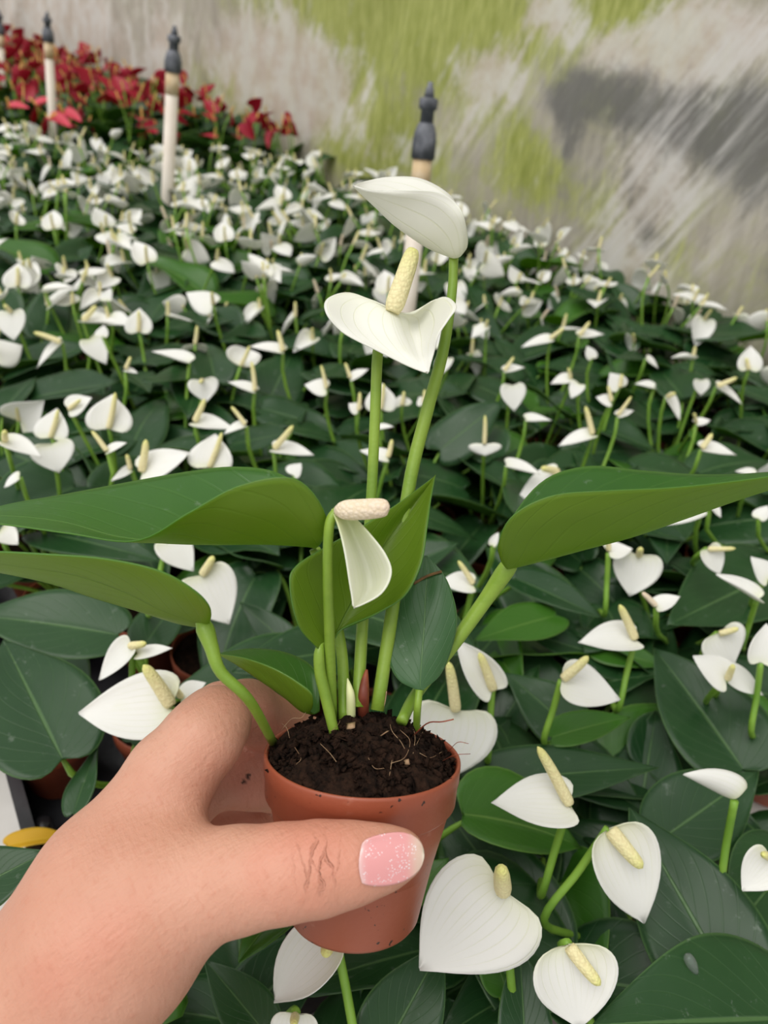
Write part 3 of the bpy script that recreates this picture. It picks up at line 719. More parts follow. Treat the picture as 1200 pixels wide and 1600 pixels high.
# ------------------------------------------------------------------ bed plants: shared shapes
def leaf_grid(L, Wd, nu=14, nv=9, fold=.25, droop=.25, lobe=.16, wave=.05, ph=0.0, twist=0.0):
    s_ = np.linspace(0, 1, nu); u = s_**1.5; v = np.linspace(-1, 1, nv); Ug, Vg = np.meshgrid(u, v, indexing='ij')
    w = np.clip(np.sin(math.pi*Ug**.62), 0, 1)**.85*(1-.25*Ug**3)+.010*Ug
    X = L*(Ug-lobe*np.abs(Vg)**1.4*(1-Ug)**3*(Ug/(Ug+.015))); Y = Vg*Wd*w
    Z = fold*np.abs(Y)-droop*L*Ug**2+wave*Wd*np.sin(Ug*9+ph+2*np.sign(Vg))*Vg**2+twist*Y*Ug
    return np.stack([X, Y, Z], -1)
def spathe_grid(L, Wd, theta=.5, droop=.12, lobe=.17, nu=12, nv=11, wave=.03, ph=0.0):
    s_ = np.linspace(0, 1, nu); u = s_**1.7; v = np.linspace(-1, 1, nv); Ug, Vg = np.meshgrid(u, v, indexing='ij')
    w = (np.clip(np.sin(math.pi*Ug**.52), 0, 1)**(.62+.30*Ug**2)*(1-.15*Ug**3)+.012*Ug)*Wd
    ang = Vg*theta; R = w/max(abs(theta), 1e-3)
    Y = R*np.sin(ang); Z = np.sign(theta)*R*(1-np.cos(ang))-droop*L*Ug**2+wave*Wd*np.sin(Ug*7+ph+1.5*np.sign(Vg))*Vg**2
    X = L*(Ug-lobe*np.abs(Vg)**1.5*(1-Ug)**4*(Ug/(Ug+.012)))
    return np.stack([X, Y, Z], -1)
def frame_apply(G, o, x, n):
    x = nrm(x); z = nrm(np.asarray(n)-x*(np.asarray(n)@x)); y = np.cross(z, x)
    return o+G[..., :1]*x+G[..., 1:2]*y+G[..., 2:]*z
def stalk_pts(foot, end, enddir, bulge=.25):
    foot = np.asarray(foot); end = np.asarray(end); L = np.linalg.norm(end-foot)
    p1 = foot+np.array([0, 0, 1])*L*bulge+(end-foot)*.15; p2 = end-nrm(enddir)*L*.28
    t = np.linspace(0, 1, 8)[:, None]
    return (1-t)**3*foot+3*(1-t)**2*t*p1+3*(1-t)*t*t*p2+t**3*end

BP_R, BP_H = .030, .052
BPOT = [(0, 0), (.0198, 0), (.0205, .0015), (.0277, .038), (.0290, .0385), (.0301, .0515), (.0296, .052), (.0288, .051), (.0275, .039), (.0270, .036), (0, .036)]
pot_me = lathe_geo(BPOT, 24).mesh('pot', [M_pot])
def soil_mesh():
    g = Geo(); V = []; f = []
    for r in np.linspace(0, 1, 10):
        a = np.arange(24)*2*math.pi/24; x, y = r*.0280*np.cos(a), r*.0280*np.sin(a)
        z = .0465+.004*(1-r*r)+.0014*vnoise(np.stack([x*300, y*300, x*0], -1)); V.append(np.stack([x, y, z], -1))
    for i in range(9):
        for j in range(24): f.append((i*24+j, (i+1)*24+j, (i+1)*24+(j+1) % 24, i*24+(j+1) % 24))
    return g.add(np.concatenate(V), f).mesh('soil', [M_soil])
soil_me = soil_mesh()
LEAFM = [M_leaf, M_leafu, M_stemd]; YOUNGM = [M_young, M_youngu, M_stemd]

def leaf_part(foot, base, tipdir, normal, L, Wd, young=False, origin=None, rs=None, nu=14, nv=9, r=.0016, **kw):
    rs = rs or rng
    G = leaf_grid(L, Wd, nu, nv, **kw); g = grid_geo(frame_apply(G, base, tipdir, normal), .0004)
    tube_geo(stalk_pts(foot, np.asarray(base)-nrm(normal)*(r+.0006)+nrm(tipdir)*.003, nrm(nrm(tipdir)*.6+np.array([0, 0, .7]))), r*np.array([1, 1, 1, 1, 1, 1, .9, .5]), 6, None, g, 2)
    return g.mesh('leaf', YOUNGM if young else LEAFM, origin)
def spadix_geo(b, d, L, r, g=None):
    d = nrm(d); t = np.array([0, .12, .5, .8, .93, 1.0]); side = nrm(np.cross(d, (.3, .2, .9)))
    A = b+d*(t*L)[:, None]+side*(.06*L*np.sin(t*2))[:, None]
    return tube_geo(A, r*np.array([.8, 1, .95, .82, .55, .08]), 10, 12, g)

def rand_leaf_set(rs, nleaf, spread=.052, hmin=.030, hmax=.085):
    out = []
    a0 = rs.random()*6.28
    for k in range(nleaf):
        a = a0+k*2.4+rs.uniform(-.35, .35); hgt = hmin+(hmax-hmin)*((k+rs.random())/nleaf)
        rad = spread*(.35+.55*rs.random()); d = np.array([math.cos(a), math.sin(a), 0])
        base = d*rad+np.array([0, 0, BP_H+hgt]); foot = d*.006+np.array([0, 0, .048])
        el = rs.uniform(-.25, .55); tip = d*math.cos(el)+np.array([0, 0, math.sin(el)])
        tip = nrm(tip+np.array([-d[1], d[0], 0])*rs.uniform(-.4, .4))
        n = nrm(np.array([0, 0, 1.0])+d*rs.uniform(-.5, .25)+np.array([-d[1], d[0], 0])*rs.uniform(-.5, .5))
        L = rs.uniform(.062, .092); young = rs.random() < .14
        out.append(dict(foot=foot, base=base, tipdir=tip, normal=n, L=L, Wd=L*rs.uniform(.27, .34), young=young, fold=rs.uniform(.05, .5), droop=rs.uniform(.02, .35), lobe=rs.uniform(.12, .22), wave=rs.uniform(.02, .12), ph=rs.random()*6))
    return out
def rand_flower(rs, hmin=.095, hmax=.135, spread=.04, size=1.0):
    a = rs.random()*6.28; d = np.array([math.cos(a), math.sin(a), 0]); b = d*spread*math.sqrt(rs.random())+np.array([0, 0, BP_H+rs.uniform(hmin, hmax)])
    el = rs.uniform(-1.1, .9); a2 = a+rs.uniform(-.8, .8); x = np.array([math.cos(a2)*math.cos(el), math.sin(a2)*math.cos(el), math.sin(el)])
    n = nrm(np.array([0, 0, 1])*.8+np.array([math.cos(a2), math.sin(a2), 0])*rs.uniform(-.4, 1.1)+nrg.randn(3)*.45)
    L = rs.uniform(.024, .037)*size; th = rs.choice([.3, .5, .7, .9, 1.1, 1.5, -.4, .6])
    return dict(b=b, x=x, n=n, L=L, Wd=L*rs.uniform(.40, .58), theta=th, droop=rs.uniform(-.1, .25), ph=rs.random()*6, sd=nrm(n*.6+np.array([0, 0, .9])+nrg.randn(3)*.15), sl=L*rs.uniform(.4, .65))

def make_proto(seed, nleaf, nflow, red=False, low=False):
    """returns a list of (part name, mesh, sub-parts) around the pot base"""
    rs = random.Random(seed); parts = []
    k = 1.25 if red else 1.0
    for d in rand_leaf_set(rs, nleaf, .055*k, .012 if low else .03, .045 if low else .085*k):
        d['L'] *= k; d['Wd'] *= k; parts.append(('leaf', leaf_part(rs=rs, **d), []))
    for _ in range(nflow):
        q = rand_flower(rs, .095*k, .14*k, .045*k, k)
        st = tube_geo(stalk_pts((rs.uniform(-.006, .006), rs.uniform(-.006, .006), .048), q['b'], nrm(q['sd']+q['x']*.3)), .0014, 6).mesh('flower_stem', [M_stemd])
        parts.append(('flower_stem', st, []))
        G = frame_apply(spathe_grid(q['L'], q['Wd'], q['theta'], q['droop'], ph=q['ph']), q['b'], q['x'], q['n'])
        sm = grid_geo(G, .0004).mesh('spathe', [M_red, M_red] if red else [M_spathe, M_spathe])
        sx = spadix_geo(q['b'], q['sd'], q['sl'], .0020).mesh('spadix', [M_spadixo if red else (M_spadix if rs.random() < .92 else M_spadixp)])
        parts.append(('spathe', sm, [('spadix', sx)]))
    return parts
def place(parts, loc, rz, sc=1.0, name='white_anthurium', pots=True):
    r = bpy.data.objects.new(name, None); col.objects.link(r); r.location = loc
    if pots: link('pot', pot_me, r); link('soil', soil_me, r)
    rot = (0, 0, rz)
    for nm, me, subs in parts:
        o = link(nm, me, r); o.rotation_euler = rot; o.scale = (sc, sc, sc)
        for n2, m2 in subs: link(n2, m2, o)
    return r
PBASE = BENCH+.004

# ------------------------------------------------------------------ foreground blooms, one plant each
# key: label, [blooms: base, tip, spadix tip (or None), normal(right, up, toward), width ratio, theta, zrel], foot pixel
FG = [
 ('white anthurium with the largest heart-shaped bloom, right of the held pot base', [((786, 1392), (655, 1519), (782, 1352), (.25, .35, 1), .52, .35, -.262)], (800, 1560)),
 ('white anthurium with a round cupped bloom at the bottom edge of the picture', [((888, 1476), (908, 1612), (936, 1530), (0, .35, 1), .53, .75, -.268)], (900, 1680)),
 ('white anthurium with a folded bloom hanging on a slanting stem, lower right', [((952, 1295), (1011, 1447), (1000, 1350), (.15, .25, 1), .40, .95, -.27)], (850, 1440)),
 ('white anthurium with a flat sideways bloom and tall yellow spadix, right of the held pot', [((889, 1258), (769, 1250), (837, 1178), (.1, .75, .65), .40, .6, -.265)], (845, 1400)),
 ('white anthurium with a closed pointed bud on an upright stem near the right edge', [((1148, 1248), (1069, 1205), None, (.25, .75, -.6), .46, 1.7, -.265)], (1122, 1385)),
 ('white anthurium cut by the right edge, small bloom beside a dark leaf', [((1205, 1340), (1160, 1392), (1190, 1335), (0, .5, .9), .5, .7, -.27)], (1140, 1430)),
 ('white anthurium with a hanging heart bloom just behind the held pot rim', [((712, 1110), (690, 1225), (698, 1035), (0, .25, 1), .60, .3, -.28)], (740, 1240)),
 ('white anthurium with a half-open cup bloom under the big right leaf', [((770, 1078), (714, 1000), (745, 1022), (.2, .1, 1), .34, 1.0, -.28)], (762, 1190)),
 ('white anthurium with a domed bloom pointing left, above its rounder neighbour at the right', [((992, 1000), (904, 1000), (966, 952), (.1, .8, .6), .40, .7, -.275)], (965, 1110)),
 ('white anthurium with a smooth rounded bloom pointing right, spadix resting on it', [((878, 1062), (971, 1092), (914, 1026), (0, .6, .8), .40, .5, -.275)], (850, 1160)),
 ('white anthurium with two overlapping blooms near the right edge', [((1122, 990), (1148, 1040), (1150, 980), (0, .5, .9), .75, .3, -.28), ((1135, 1062), (1085, 1025), (1140, 1042), (0, .5, .9), .45, .5, -.28), ((1138, 1050), (1195, 1085), None, (0, .5, .9), .3, .4, -.282)], (1120, 1150)),
 ('white anthurium with a rounded bloom cut by the right edge on a straight stem', [((1190, 1035), (1200, 975), None, (0, .3, .9), .5, .8, -.27)], (1175, 1150)),
 ('white anthurium with a torn wrapped bloom below the thumb', [((522, 1462), (424, 1567), (520, 1490), (-.35, .35, .9), .46, 1.5, -.285)], (560, 1640)),
 ('white anthurium with a bloom peeking from the bottom edge under the pot', [((462, 1585), (458, 1650), (465, 1590), (0, .4, 1), .6, .6, -.30)], (470, 1690)),
 ('white anthurium with a big ruffled bloom left of the knuckles', [((268, 1104), (120, 1112), (224, 1046), (.05, .6, .8), .40, .55, -.275), ((285, 1090), (320, 1065), (278, 1080), (.2, .8, .5), .5, .4, -.29)], (240, 1230)),
 ('white anthurium with a split bloom standing over the ruffled one at the left', [((205, 1010), (152, 1062), (234, 1006), (-.3, .5, .8), .36, .8, -.27), ((215, 1022), (268, 1010), None, (.1, .8, .5), .28, .3, -.272)], (205, 1120)),
 ('white anthurium with a downward heart bloom between the two left leaves', [((316, 898), (357, 976), (332, 868), (.0, .35, 1), .52, .4, -.275)], (310, 1040)),
 ('white anthurium with a bloom half hidden under the upper left leaf', [((262, 842), (302, 892), None, (0, .5, .9), .45, .5, -.275)], (235, 960)),
 ('white anthurium with a small flat bloom between the stems and the big right leaf', [((739, 914), (688, 906), (714, 882), (0, .8, .6), .5, .4, -.275), ((770, 852), (778, 832), None, (0, .8, .6), .4, 1.3, -.27)], (720, 1000)),
 ('white anthurium with a flat bloom on a thin stem under the big right leaf', [((951, 862), (988, 856), (950, 842), (0, .9, .5), .7, .3, -.272)], (945, 960)),
 ('white anthurium with a drooping round bloom in the tangle under the right leaf', [((998, 868), (985, 932), (1000, 858), (0, .4, 1), .6, .4, -.275), ((1025, 948), (1062, 930), (1004, 930), (0, .8, .6), .4, .5, -.27)], (1000, 1030)),
 ('white anthurium with a curled bloom pointing left at the right edge', [((1184, 936), (1122, 895), None, (.2, .8, .6), .3, 1.2, -.27), ((1200, 905), (1175, 870), None, (0, .5, .8), .5, .6, -.28)], (1160, 1010)),
 ('white anthurium with a horizontal pale pink spadix near the right edge', [((1105, 858), (1127, 897), (1145, 856), (0, .5, .9), .5, .6, -.275), ((1095, 798), (1040, 818), None, (.1, .8, .5), .35, .5, -.272)], (1110, 930)),
]
# mid-bed blooms: base, tip, spadix tip, width ratio, theta
MID = [((28, 448), (28, 410), (27, 418), .60, .3), ((70, 456), (114, 446), None, .35, 1.1), ((18, 488), (20, 532), (10, 478), .6, .4), ((96, 535), (54, 574), (56, 524), .3, .7), ((168, 470), (172, 450), None, .7, .8),
 ((130, 502), (191, 503), (150, 480), .34, .9), ((217, 519), (217, 481), (216, 486), .58, .25), ((160, 526), (162, 508), None, .7, .5), ((140, 530), (166, 568), None, .45, .5), ((196, 578), (215, 582), (203, 560), .4, .6),
 ((296, 566), (238, 546), None, .30, 1.0), ((316, 594), (322, 628), (314, 600), .7, .4), ((398, 612), (356, 594), (390, 570), .32, .8), ((442, 550), (390, 538), (432, 520), .34, .7), ((108, 640), (142, 620), (128, 625), .5, .4),
 ((170, 670), (174, 616), (178, 614), .66, .2), ((80, 684), (88, 638), (92, 640), .7, .25), ((80, 694), (92, 738), None, .75, .4), ((8, 690), (66, 712), (10, 682), .34, .8), ((168, 706), (197, 690), (145, 678), .4, .6),
 ((328, 730), (336, 678), (346, 676), .72, .25), ((222, 738), (294, 705), (228, 690), .38, .4), ((205, 735), (172, 750), (200, 715), .4, .6), ((304, 660), (368, 668), (318, 627), .34, .6), ((384, 665), (348, 676), (362, 640), .4, .8),
 ((428, 702), (491, 708), (456, 668), .34, .7), ((458, 742), (470, 724), None, .9, .5), ((510, 608), (476, 600), (500, 574), .5, .3), ((548, 592), (575, 575), (540, 570), .4, .5), ((595, 640), (596, 598), (598, 600), .6, .3),
 ((560, 642), (545, 630), (560, 615), .6, .4), ((606, 716), (563, 702), (610, 690), .4, .5), ((628, 634), (625, 618), (630, 612), 1.0, .3), ((662, 630), (655, 620), (662, 610), .9, .3), ((590, 670), (615, 665), None, .35, 1.0),
 ((757, 694), (757, 712), (757, 650), 1.5, -.5), ((792, 727), (846, 738), None, .32, .9), ((872, 738), (804, 782), (850, 740), .26, .7), ((926, 680), (872, 694), (914, 640), .32, .8), ((822, 656), (862, 655), None, .34, .9),
 ((800, 602), (804, 642), None, .52, .4), ((788, 580), (820, 572), (802, 560), .4, .6), ((892, 592), (860, 598), (888, 580), .5, .5), ((905, 600), (892, 622), None, .5, .5), ((968, 606), (954, 582), (970, 585), .6, .4),
 ((955, 628), (932, 620), (948, 605), .5, .3), ((1022, 606), (992, 598), None, .4, .9), ((1042, 620), (1064, 656), (1050, 618), .4, .8), ((1095, 594), (1096, 618), None, .6, .4), ((1120, 604), (1162, 630), (1148, 592), .34, .7),
 ((1170, 578), (1174, 540), (1165, 560), .5, .5), ((1096, 702), (1152, 708), (1110, 680), .36, .8), ((1088, 662), (1110, 655), (1085, 652), .5, .5), ((760, 510), (735, 528), (765, 505), .5, .5), ((700, 560), (680, 590), None, .5, .5),
 ((860, 530), (815, 540), (880, 515), .35, .5), ((905, 525), (945, 520), (920, 505), .4, .5), ((925, 560), (918, 540), None, .5, .5), ((1010, 560), (1030, 575), None, .5, .5), ((965, 650), (990, 640), (985, 622), .4, .6),
 ((1112, 790), (1128, 808), None, .5, .6), ((1185, 810), (1200, 790), None, .5, .6), ((1180, 742), (1150, 735), None, .4, .8), ((0, 830), (28, 850), None, .6, .5), ((30, 745), (5, 760), None, .5, .5)]
# foreground leaves: base, tip, half-width ratio, normal, zrel of base, zrel of tip, young
FL = [((1240, 1590), (930, 1600), .30, (-.1, .6, .8), -.300, -.285, 0), ((1160, 1570), (984, 1262), .27, (-.35, .35, .9), -.310, -.295, 0), ((1035, 1310), (1184, 1204), .30, (-.3, .5, .8), -.315, -.30, 0),
 ((1162, 1203), (1024, 1008), .30, (-.2, .4, .9), -.315, -.30, 0), ((735, 1225), (1032, 1187), .15, (0, .7, .7), -.315, -.30, 0), ((850, 1170), (1010, 1265), .30, (.1, .6, .8), -.335, -.33, 0), ((860, 1490), (672, 1230), .22, (-.3, .4, .9), -.335, -.315, 0),
 ((590, 1660), (693, 1474), .30, (.2, .35, .9), -.310, -.295, 0), ((822, 1660), (812, 1474), .24, (0, .4, .9), -.305, -.29, 0), ((790, 1545), (755, 1440), .32, (.2, .5, .8), -.315, -.30, 1), ((862, 1152), (988, 1113), .18, (0, .7, .7), -.305, -.30, 1),
 ((806, 904), (942, 962), .20, (.1, .6, .8), -.315, -.305, 0), ((868, 962), (744, 992), .22, (-.1, .7, .7), -.315, -.305, 1), ((1215, 895), (1028, 978), .24, (.1, .7, .7), -.31, -.30, 0), ((905, 1150), (790, 1050), .30, (-.2, .5, .8), -.325, -.31, 0),
 ((925, 1010), (1040, 1040), .26, (0, .7, .7), -.33, -.325, 1), ((1110, 905), (1035, 868), .30, (.1, .7, .6), -.325, -.315, 0), ((985, 1040), (825, 985), .24, (0, .6, .8), -.335, -.325, 0), ((184, 992), (-60, 948), .24, (0, .6, .8), -.30, -.29, 0),
 ((98, 1186), (2, 992), .30, (.3, .4, .9), -.30, -.285, 0), ((115, 1270), (150, 1165), .22, (-.5, .4, .7), -.315, -.305, 0), ((505, 1040), (258, 1075), .24, (0, .65, .75), -.31, -.30, 0), ((225, 1010), (285, 920), .28, (.1, .5, .8), -.33, -.32, 0),
 ((458, 1015), (374, 938), .20, (-.4, .4, .7), -.315, -.30, 0), ((560, 750), (400, 880), .30, (-.1, .5, .8), -.315, -.30, 0), ((60, 830), (250, 868), .18, (0, .7, .7), -.315, -.305, 0), ((-60, 1400), (70, 1330), .35, (.2, .6, .7), -.29, -.28, 0),
 ((420, 1620), (320, 1500), .24, (0, .5, .8), -.33, -.325, 0), ((370, 1600), (520, 1440), .26, (0, .5, .8), -.345, -.335, 0), ((640, 1400), (700, 1340), .3, (0, .5, .8), -.33, -.32, 1), ((560, 1440), (650, 1560), .22, (0, .6, .8), -.345, -.34, 0),
 ((1010, 1200), (1110, 1110), .3, (0, .6, .8), -.335, -.33, 0), ((1230, 1420), (1080, 1420), .3, (0, .6, .8), -.33, -.32, 0), ((1080, 1080), (960, 1130), .26, (0, .6, .8), -.34, -.33, 0), ((1240, 1340), (1150, 1450), .3, (-.2, .5, .8), -.31, -.30, 0),
 ((700, 1080), (800, 960), .26, (0, .6, .8), -.34, -.33, 0), ((690, 1200), (800, 1120), .3, (0, .6, .8), -.345, -.34, 0), ((850, 1340), (960, 1480), .26, (0, .6, .8), -.345, -.34, 0), ((700, 1560), (620, 1640), .3, (0, .6, .8), -.335, -.33, 0), ((900, 1440), (720, 1350), .28, (0, .6, .8), -.35, -.345, 0), ((960, 1600), (870, 1400), .28, (0, .6, .8), -.34, -.335, 0),
 ((60, 1010), (140, 1100), .26, (0, .6, .8), -.345, -.34, 0), ((330, 940), (230, 1000), .26, (0, .6, .8), -.345, -.34, 0), ((350, 1000), (450, 900), .28, (0, .6, .8), -.345, -.34, 0), ((170, 880), (20, 905), .22, (0, .6, .8), -.34, -.33, 0), ((205, 1160), (240, 1110), .4, (0, .6, .8), -.33, -.325, 0)]

# pot positions ------------------------------------------------------------
RIMZ = -.393
pots = []; fgi = []
for lab, bl, foot in FG:
    q = Pz(foot[0], foot[1], RIMZ+.0); b = np.mean([Pz(x[0][0], x[0][1], x[6]) for x in bl], 0)
    d = (q-b)[:2]; L = np.linalg.norm(d)
    if L > .085: q[:2] = b[:2]+d/L*.085
    pots.append(q[:2]); fgi.append(len(pots)-1)
pots.append(Pz(78, 1132, RIMZ)[:2]); NTRAY = len(pots)-1
NFIX = len(pots)
sp_ = .0735
for i in range(-30, 60):
    for j in range(0, 50):
        q = W0+WD*(i*sp_+(j % 2)*sp_*.5)+WN*(.07+j*sp_*.88); q = q[:2]+nrg.randn(2)*.005
        p3 = np.array([q[0], q[1], CAM[2]-.30]); qx, qy, qt = proj(p3)
        if qt < .05 or not (-190 < qx < 1390 and qy < 1900): continue
        p4 = np.array([q[0], q[1], CAM[2]+RIMZ]); rx, ry, _ = proj(p4)
        if (rx < 430 and ry > 1070) or (rx < 540 and 1100 < ry < 1330) or (rx < 460 and ry > 1330) or ry > 1850: continue
        a_, b_ = unrz(q)
        if b_ > 1.71-.12*(a_+.62): continue         # red plants begin there
        if (q-EO[:2])@EN[:2] < .045: continue
        if min(np.linalg.norm(q-z) for z in pots[:NFIX]) < .058: continue
        pots.append(q)
pots = np.array(pots)
for _ in range(60):
    for i in range(len(pots)):
        d = pots-pots[i]; L = np.linalg.norm(d, axis=1); L[i] = 9
        for j in np.where(L < .066)[0]:
            s_ = d[j]/(L[j]+1e-9)*(.0665-L[j])*.5; pots[j] += s_*(0 if j == NTRAY else 1); pots[i] -= s_*(0 if i == NTRAY else 1)
print('white pots', len(pots))

plants = [None]*len(pots)
def plant_root(i, label, group=None):
    r = bpy.data.objects.new('white_anthurium', None); col.objects.link(r); r.location = (pots[i][0], pots[i][1], PBASE)
    link('pot', pot_me, r); link('soil', soil_me, r); tag(r, label, 'plant', group); plants[i] = r; return r
def org(i): return np.array([pots[i][0], pots[i][1], PBASE])
def crown(i): return org(i)+np.array([rng.uniform(-.007, .007), rng.uniform(-.007, .007), .047])

def add_bloom(i, base, tip, spt, n, wr_, theta, zrel, r=.0017, big=True, via=None, lobe=.17):
    o = org(i); b = Pz(base[0], base[1], zrel); t = depth_at(base[0], base[1], zrel)
    tp = P(tip[0], tip[1], t); ax = tp-b
    L = np.linalg.norm(ax); nn = cdir(*n); nn = nrm(nn)
    ax2 = nrm(ax)
    G = spathe_grid(L*1.0, L*wr_, theta, .06, nu=16 if big else 11, nv=15 if big else 11, ph=rng.random()*6, lobe=lobe)
    G = frame_apply(G, b, ax2, nn)
    root_ = plants[i]
    sm = link('spathe', grid_geo(G, .0004).mesh('spathe', [M_spathe, M_spathe], o), root_)
    zloc = nrm(nn-ax2*(nn@ax2))
    if spt is not None:
        sb = b+zloc*.001; sd = P(spt[0], spt[1], t)-b; Ls = np.linalg.norm(sd); Lt = max(.40*L, .010)
        out = math.sqrt(max(Lt*Lt-Ls*Ls, (.22*Ls)**2)); sd = sd-nrm(ray(*base))*out*.8+zloc*out*.35
        rad = min(.0040, max(.0017, .060*L+.0006))
        link('spadix', spadix_geo(sb, sd, np.linalg.norm(sd), rad).mesh('spadix', [M_spadix if rng.random() < .95 else M_spadixp], o), sm)
    sdir = nrm(zloc*.35+np.array([0, 0, .9])-ax2*.15)
    va = nrm(np.array([via[0]-base[0], via[1]-base[1], 0.0])) if via is not None else None
    ta = nrm(np.array([tip[0]-base[0], tip[1]-base[1], 0.0]))
    if via is not None and va @ ta < .75:
        v = Pz(via[0], via[1], -.312); c = crown(i); e = b-zloc*.0010
        A = np.array([c, c*.55+v*.45+np.array([0, 0, .006]), v, v*.45+e*.55, e]); st = tube_geo(A, r, 8, 22)
    else: st = tube_geo(stalk_pts(crown(i), b-zloc*.0010, sdir if via is None else nrm(zloc*.9+np.array([0, 0, .5]))), r, 8)
    link('flower_stem', st.mesh('flower_stem', [M_stemd], o), root_)

LOW = [make_proto(400+k, 5, 0, low=True) for k in range(5)]
for i, (lab, bl, foot) in enumerate(FG):
    plant_root(i, lab)
    for k, q in enumerate(bl): add_bloom(i, q[0], q[1], q[2], q[3], q[4], q[5], q[6], via=foot if k == 0 else None, lobe=.05 if i in (1, 2, 9) else .17)
    a0 = rng.random()*6.28
    for nm, me, _ in (LOW[i % len(LOW)] if i not in (14, 15, 16, 17) else []): link(nm, me, plants[i]).rotation_euler = (0, 0, a0)
plant_root(NTRAY, 'potted anthurium standing in the open corner of the black tray at the left')
# foreground leaves belong to the nearest labelled plant
for base, tip, wr_, n, zb, zt, yg in FL:
    b = Pz(base[0], base[1], zb-.008); tp = Pz(tip[0], tip[1], zt-.008); ax = tp-b; L = np.linalg.norm(ax)
    if L > .13: ax *= .13/L; L = .13
    d = [np.linalg.norm(pots[k]-b[:2]) for k in range(NFIX)]; i = int(np.argmin(d))
    nn = nrm(cdir(*n)*.75+np.array([0, 0, .5]))
    me = leaf_part(crown(i), b, ax, nn, L, L*wr_*1.12, bool(yg), org(i), nu=22, nv=13, r=.0019, fold=rng.uniform(.1, .3), droop=rng.uniform(.0, .1), lobe=.15, wave=rng.uniform(.02, .08), ph=rng.random()*6)
    lf_ = link('leaf', me, plants[i])
    if base == (1240, 1590): wet = np.array([v.co for v in me.vertices])+org(i)

pj = np.array([proj(v)[:2] for v in wet]); wd_ = wet[np.argmin(np.hypot(pj[:, 0]-1083, pj[:, 1]-1507))]
gx, gy = nrm(RT*.5-UP), nrm(RT+UP*.5)
wv = Geo(); tt = np.linspace(-1, 1, 15)
tube_geo([wd_+np.array([0, 0, .0010])+gx*.0045*t_ for t_ in tt], [max(1e-5, .0021*math.sqrt(max(0, 1-t_*t_))*(1-.25*t_)) for t_ in tt], 14, None, wv)
sw = NT('water'); M_water = sw.finish((.9, .95, .95), .06, .5, None, Transmission_Weight=.9, IOR=1.33)
tag(link('water_drop', wv.mesh('water_drop', [M_water], wd_), None, wd_), 'elongated water drop on the broad lower right leaf', 'water drop')

# the rest of the white bed
WPROTO = [make_proto(100+k, 7, 2+(k % 2)) for k in range(14)]
LPROTO = [make_proto(200+k, 6, 0) for k in range(8)]
midpos = []
for q in MID:
    c = ((q[0][0]+q[1][0])/2, (q[0][1]+q[1][1])/2); midpos.append(c)
bloom_of = {}
for k, q in enumerate(MID):
    b = Pz(q[0][0], q[0][1]+12, -.272)
    d = np.linalg.norm(pots[NFIX:]-b[:2], axis=1)+np.array([.02*len(bloom_of.get(NFIX+j, [])) for j in range(len(pots)-NFIX)])
    bloom_of.setdefault(NFIX+int(np.argmin(d)), []).append(q)
mids = []
for i in range(NFIX, len(pots)):
    o = org(i); px, py, pt = proj(o+np.array([0, 0, .175])); rz = rng.random()*6.28
    far = py < 470; lst = bloom_of.get(i, [])
    if far:
        parts = rng.choice(WPROTO); sc = rng.uniform(.9, 1.08)
    else:
        parts = rng.choice(LPROTO); sc = rng.uniform(.9, 1.05)
    r = place(parts, o, rz, sc); plants[i] = r
    for q in lst:
        f = 1.0 if q[4] < .5 else .7
        add_bloom(i, q[0], q[1], q[2], (rng.uniform(-.2, .2), .45 if q[4] < .5 else .8, .8 if q[4] < .5 else .6), q[3], q[4], -.268+rng.uniform(-.012, .012), .0015, False)
    if not far and not lst and 440 < py < 1000:
        # a bloom or two of its own where none of the listed ones stands close by
        for _ in range(2):
            q = rand_flower(rng, .08, .125, .035)
            w = o+q['b']; x2, y2, _t = proj(w)
            if y2 > 880 or any(abs(x2-m[0]) < 34 and abs(y2-m[1]) < 30 for m in midpos): continue
            midpos.append((x2, y2))
            G = frame_apply(spathe_grid(q['L'], q['Wd'], q['theta'], q['droop'], ph=q['ph']), w, q['x'], q['n'])
            sm = link('spathe', grid_geo(G, .0004).mesh('spathe', [M_spathe, M_spathe], o), r)
            link('spadix', spadix_geo(w, q['sd'], q['sl'], .0020).mesh('spadix', [M_spadix], o), sm)
            link('flower_stem', tube_geo(stalk_pts(crown(i), w, q['sd']), .0015, 8).mesh('flower_stem', [M_stemd], o), r)
    if far:
        near_wall = wdist(o) < .22
        tag(r, 'far white anthurium along the foot of the plastic wall' if near_wall else 'small blurred white anthurium in the far part of the bed', 'plant', 'white anthuriums along the wall' if near_wall else 'white anthuriums in the far bed')
    elif lst: tag(r, 'white anthurium in bloom', 'plant', 'blooming anthuriums in the middle of the bed'); mids.append((r, lst))
    else: tag(r, 'leafy white anthurium between the blooming ones in the bed', 'plant', 'leafy anthuriums in the bed')

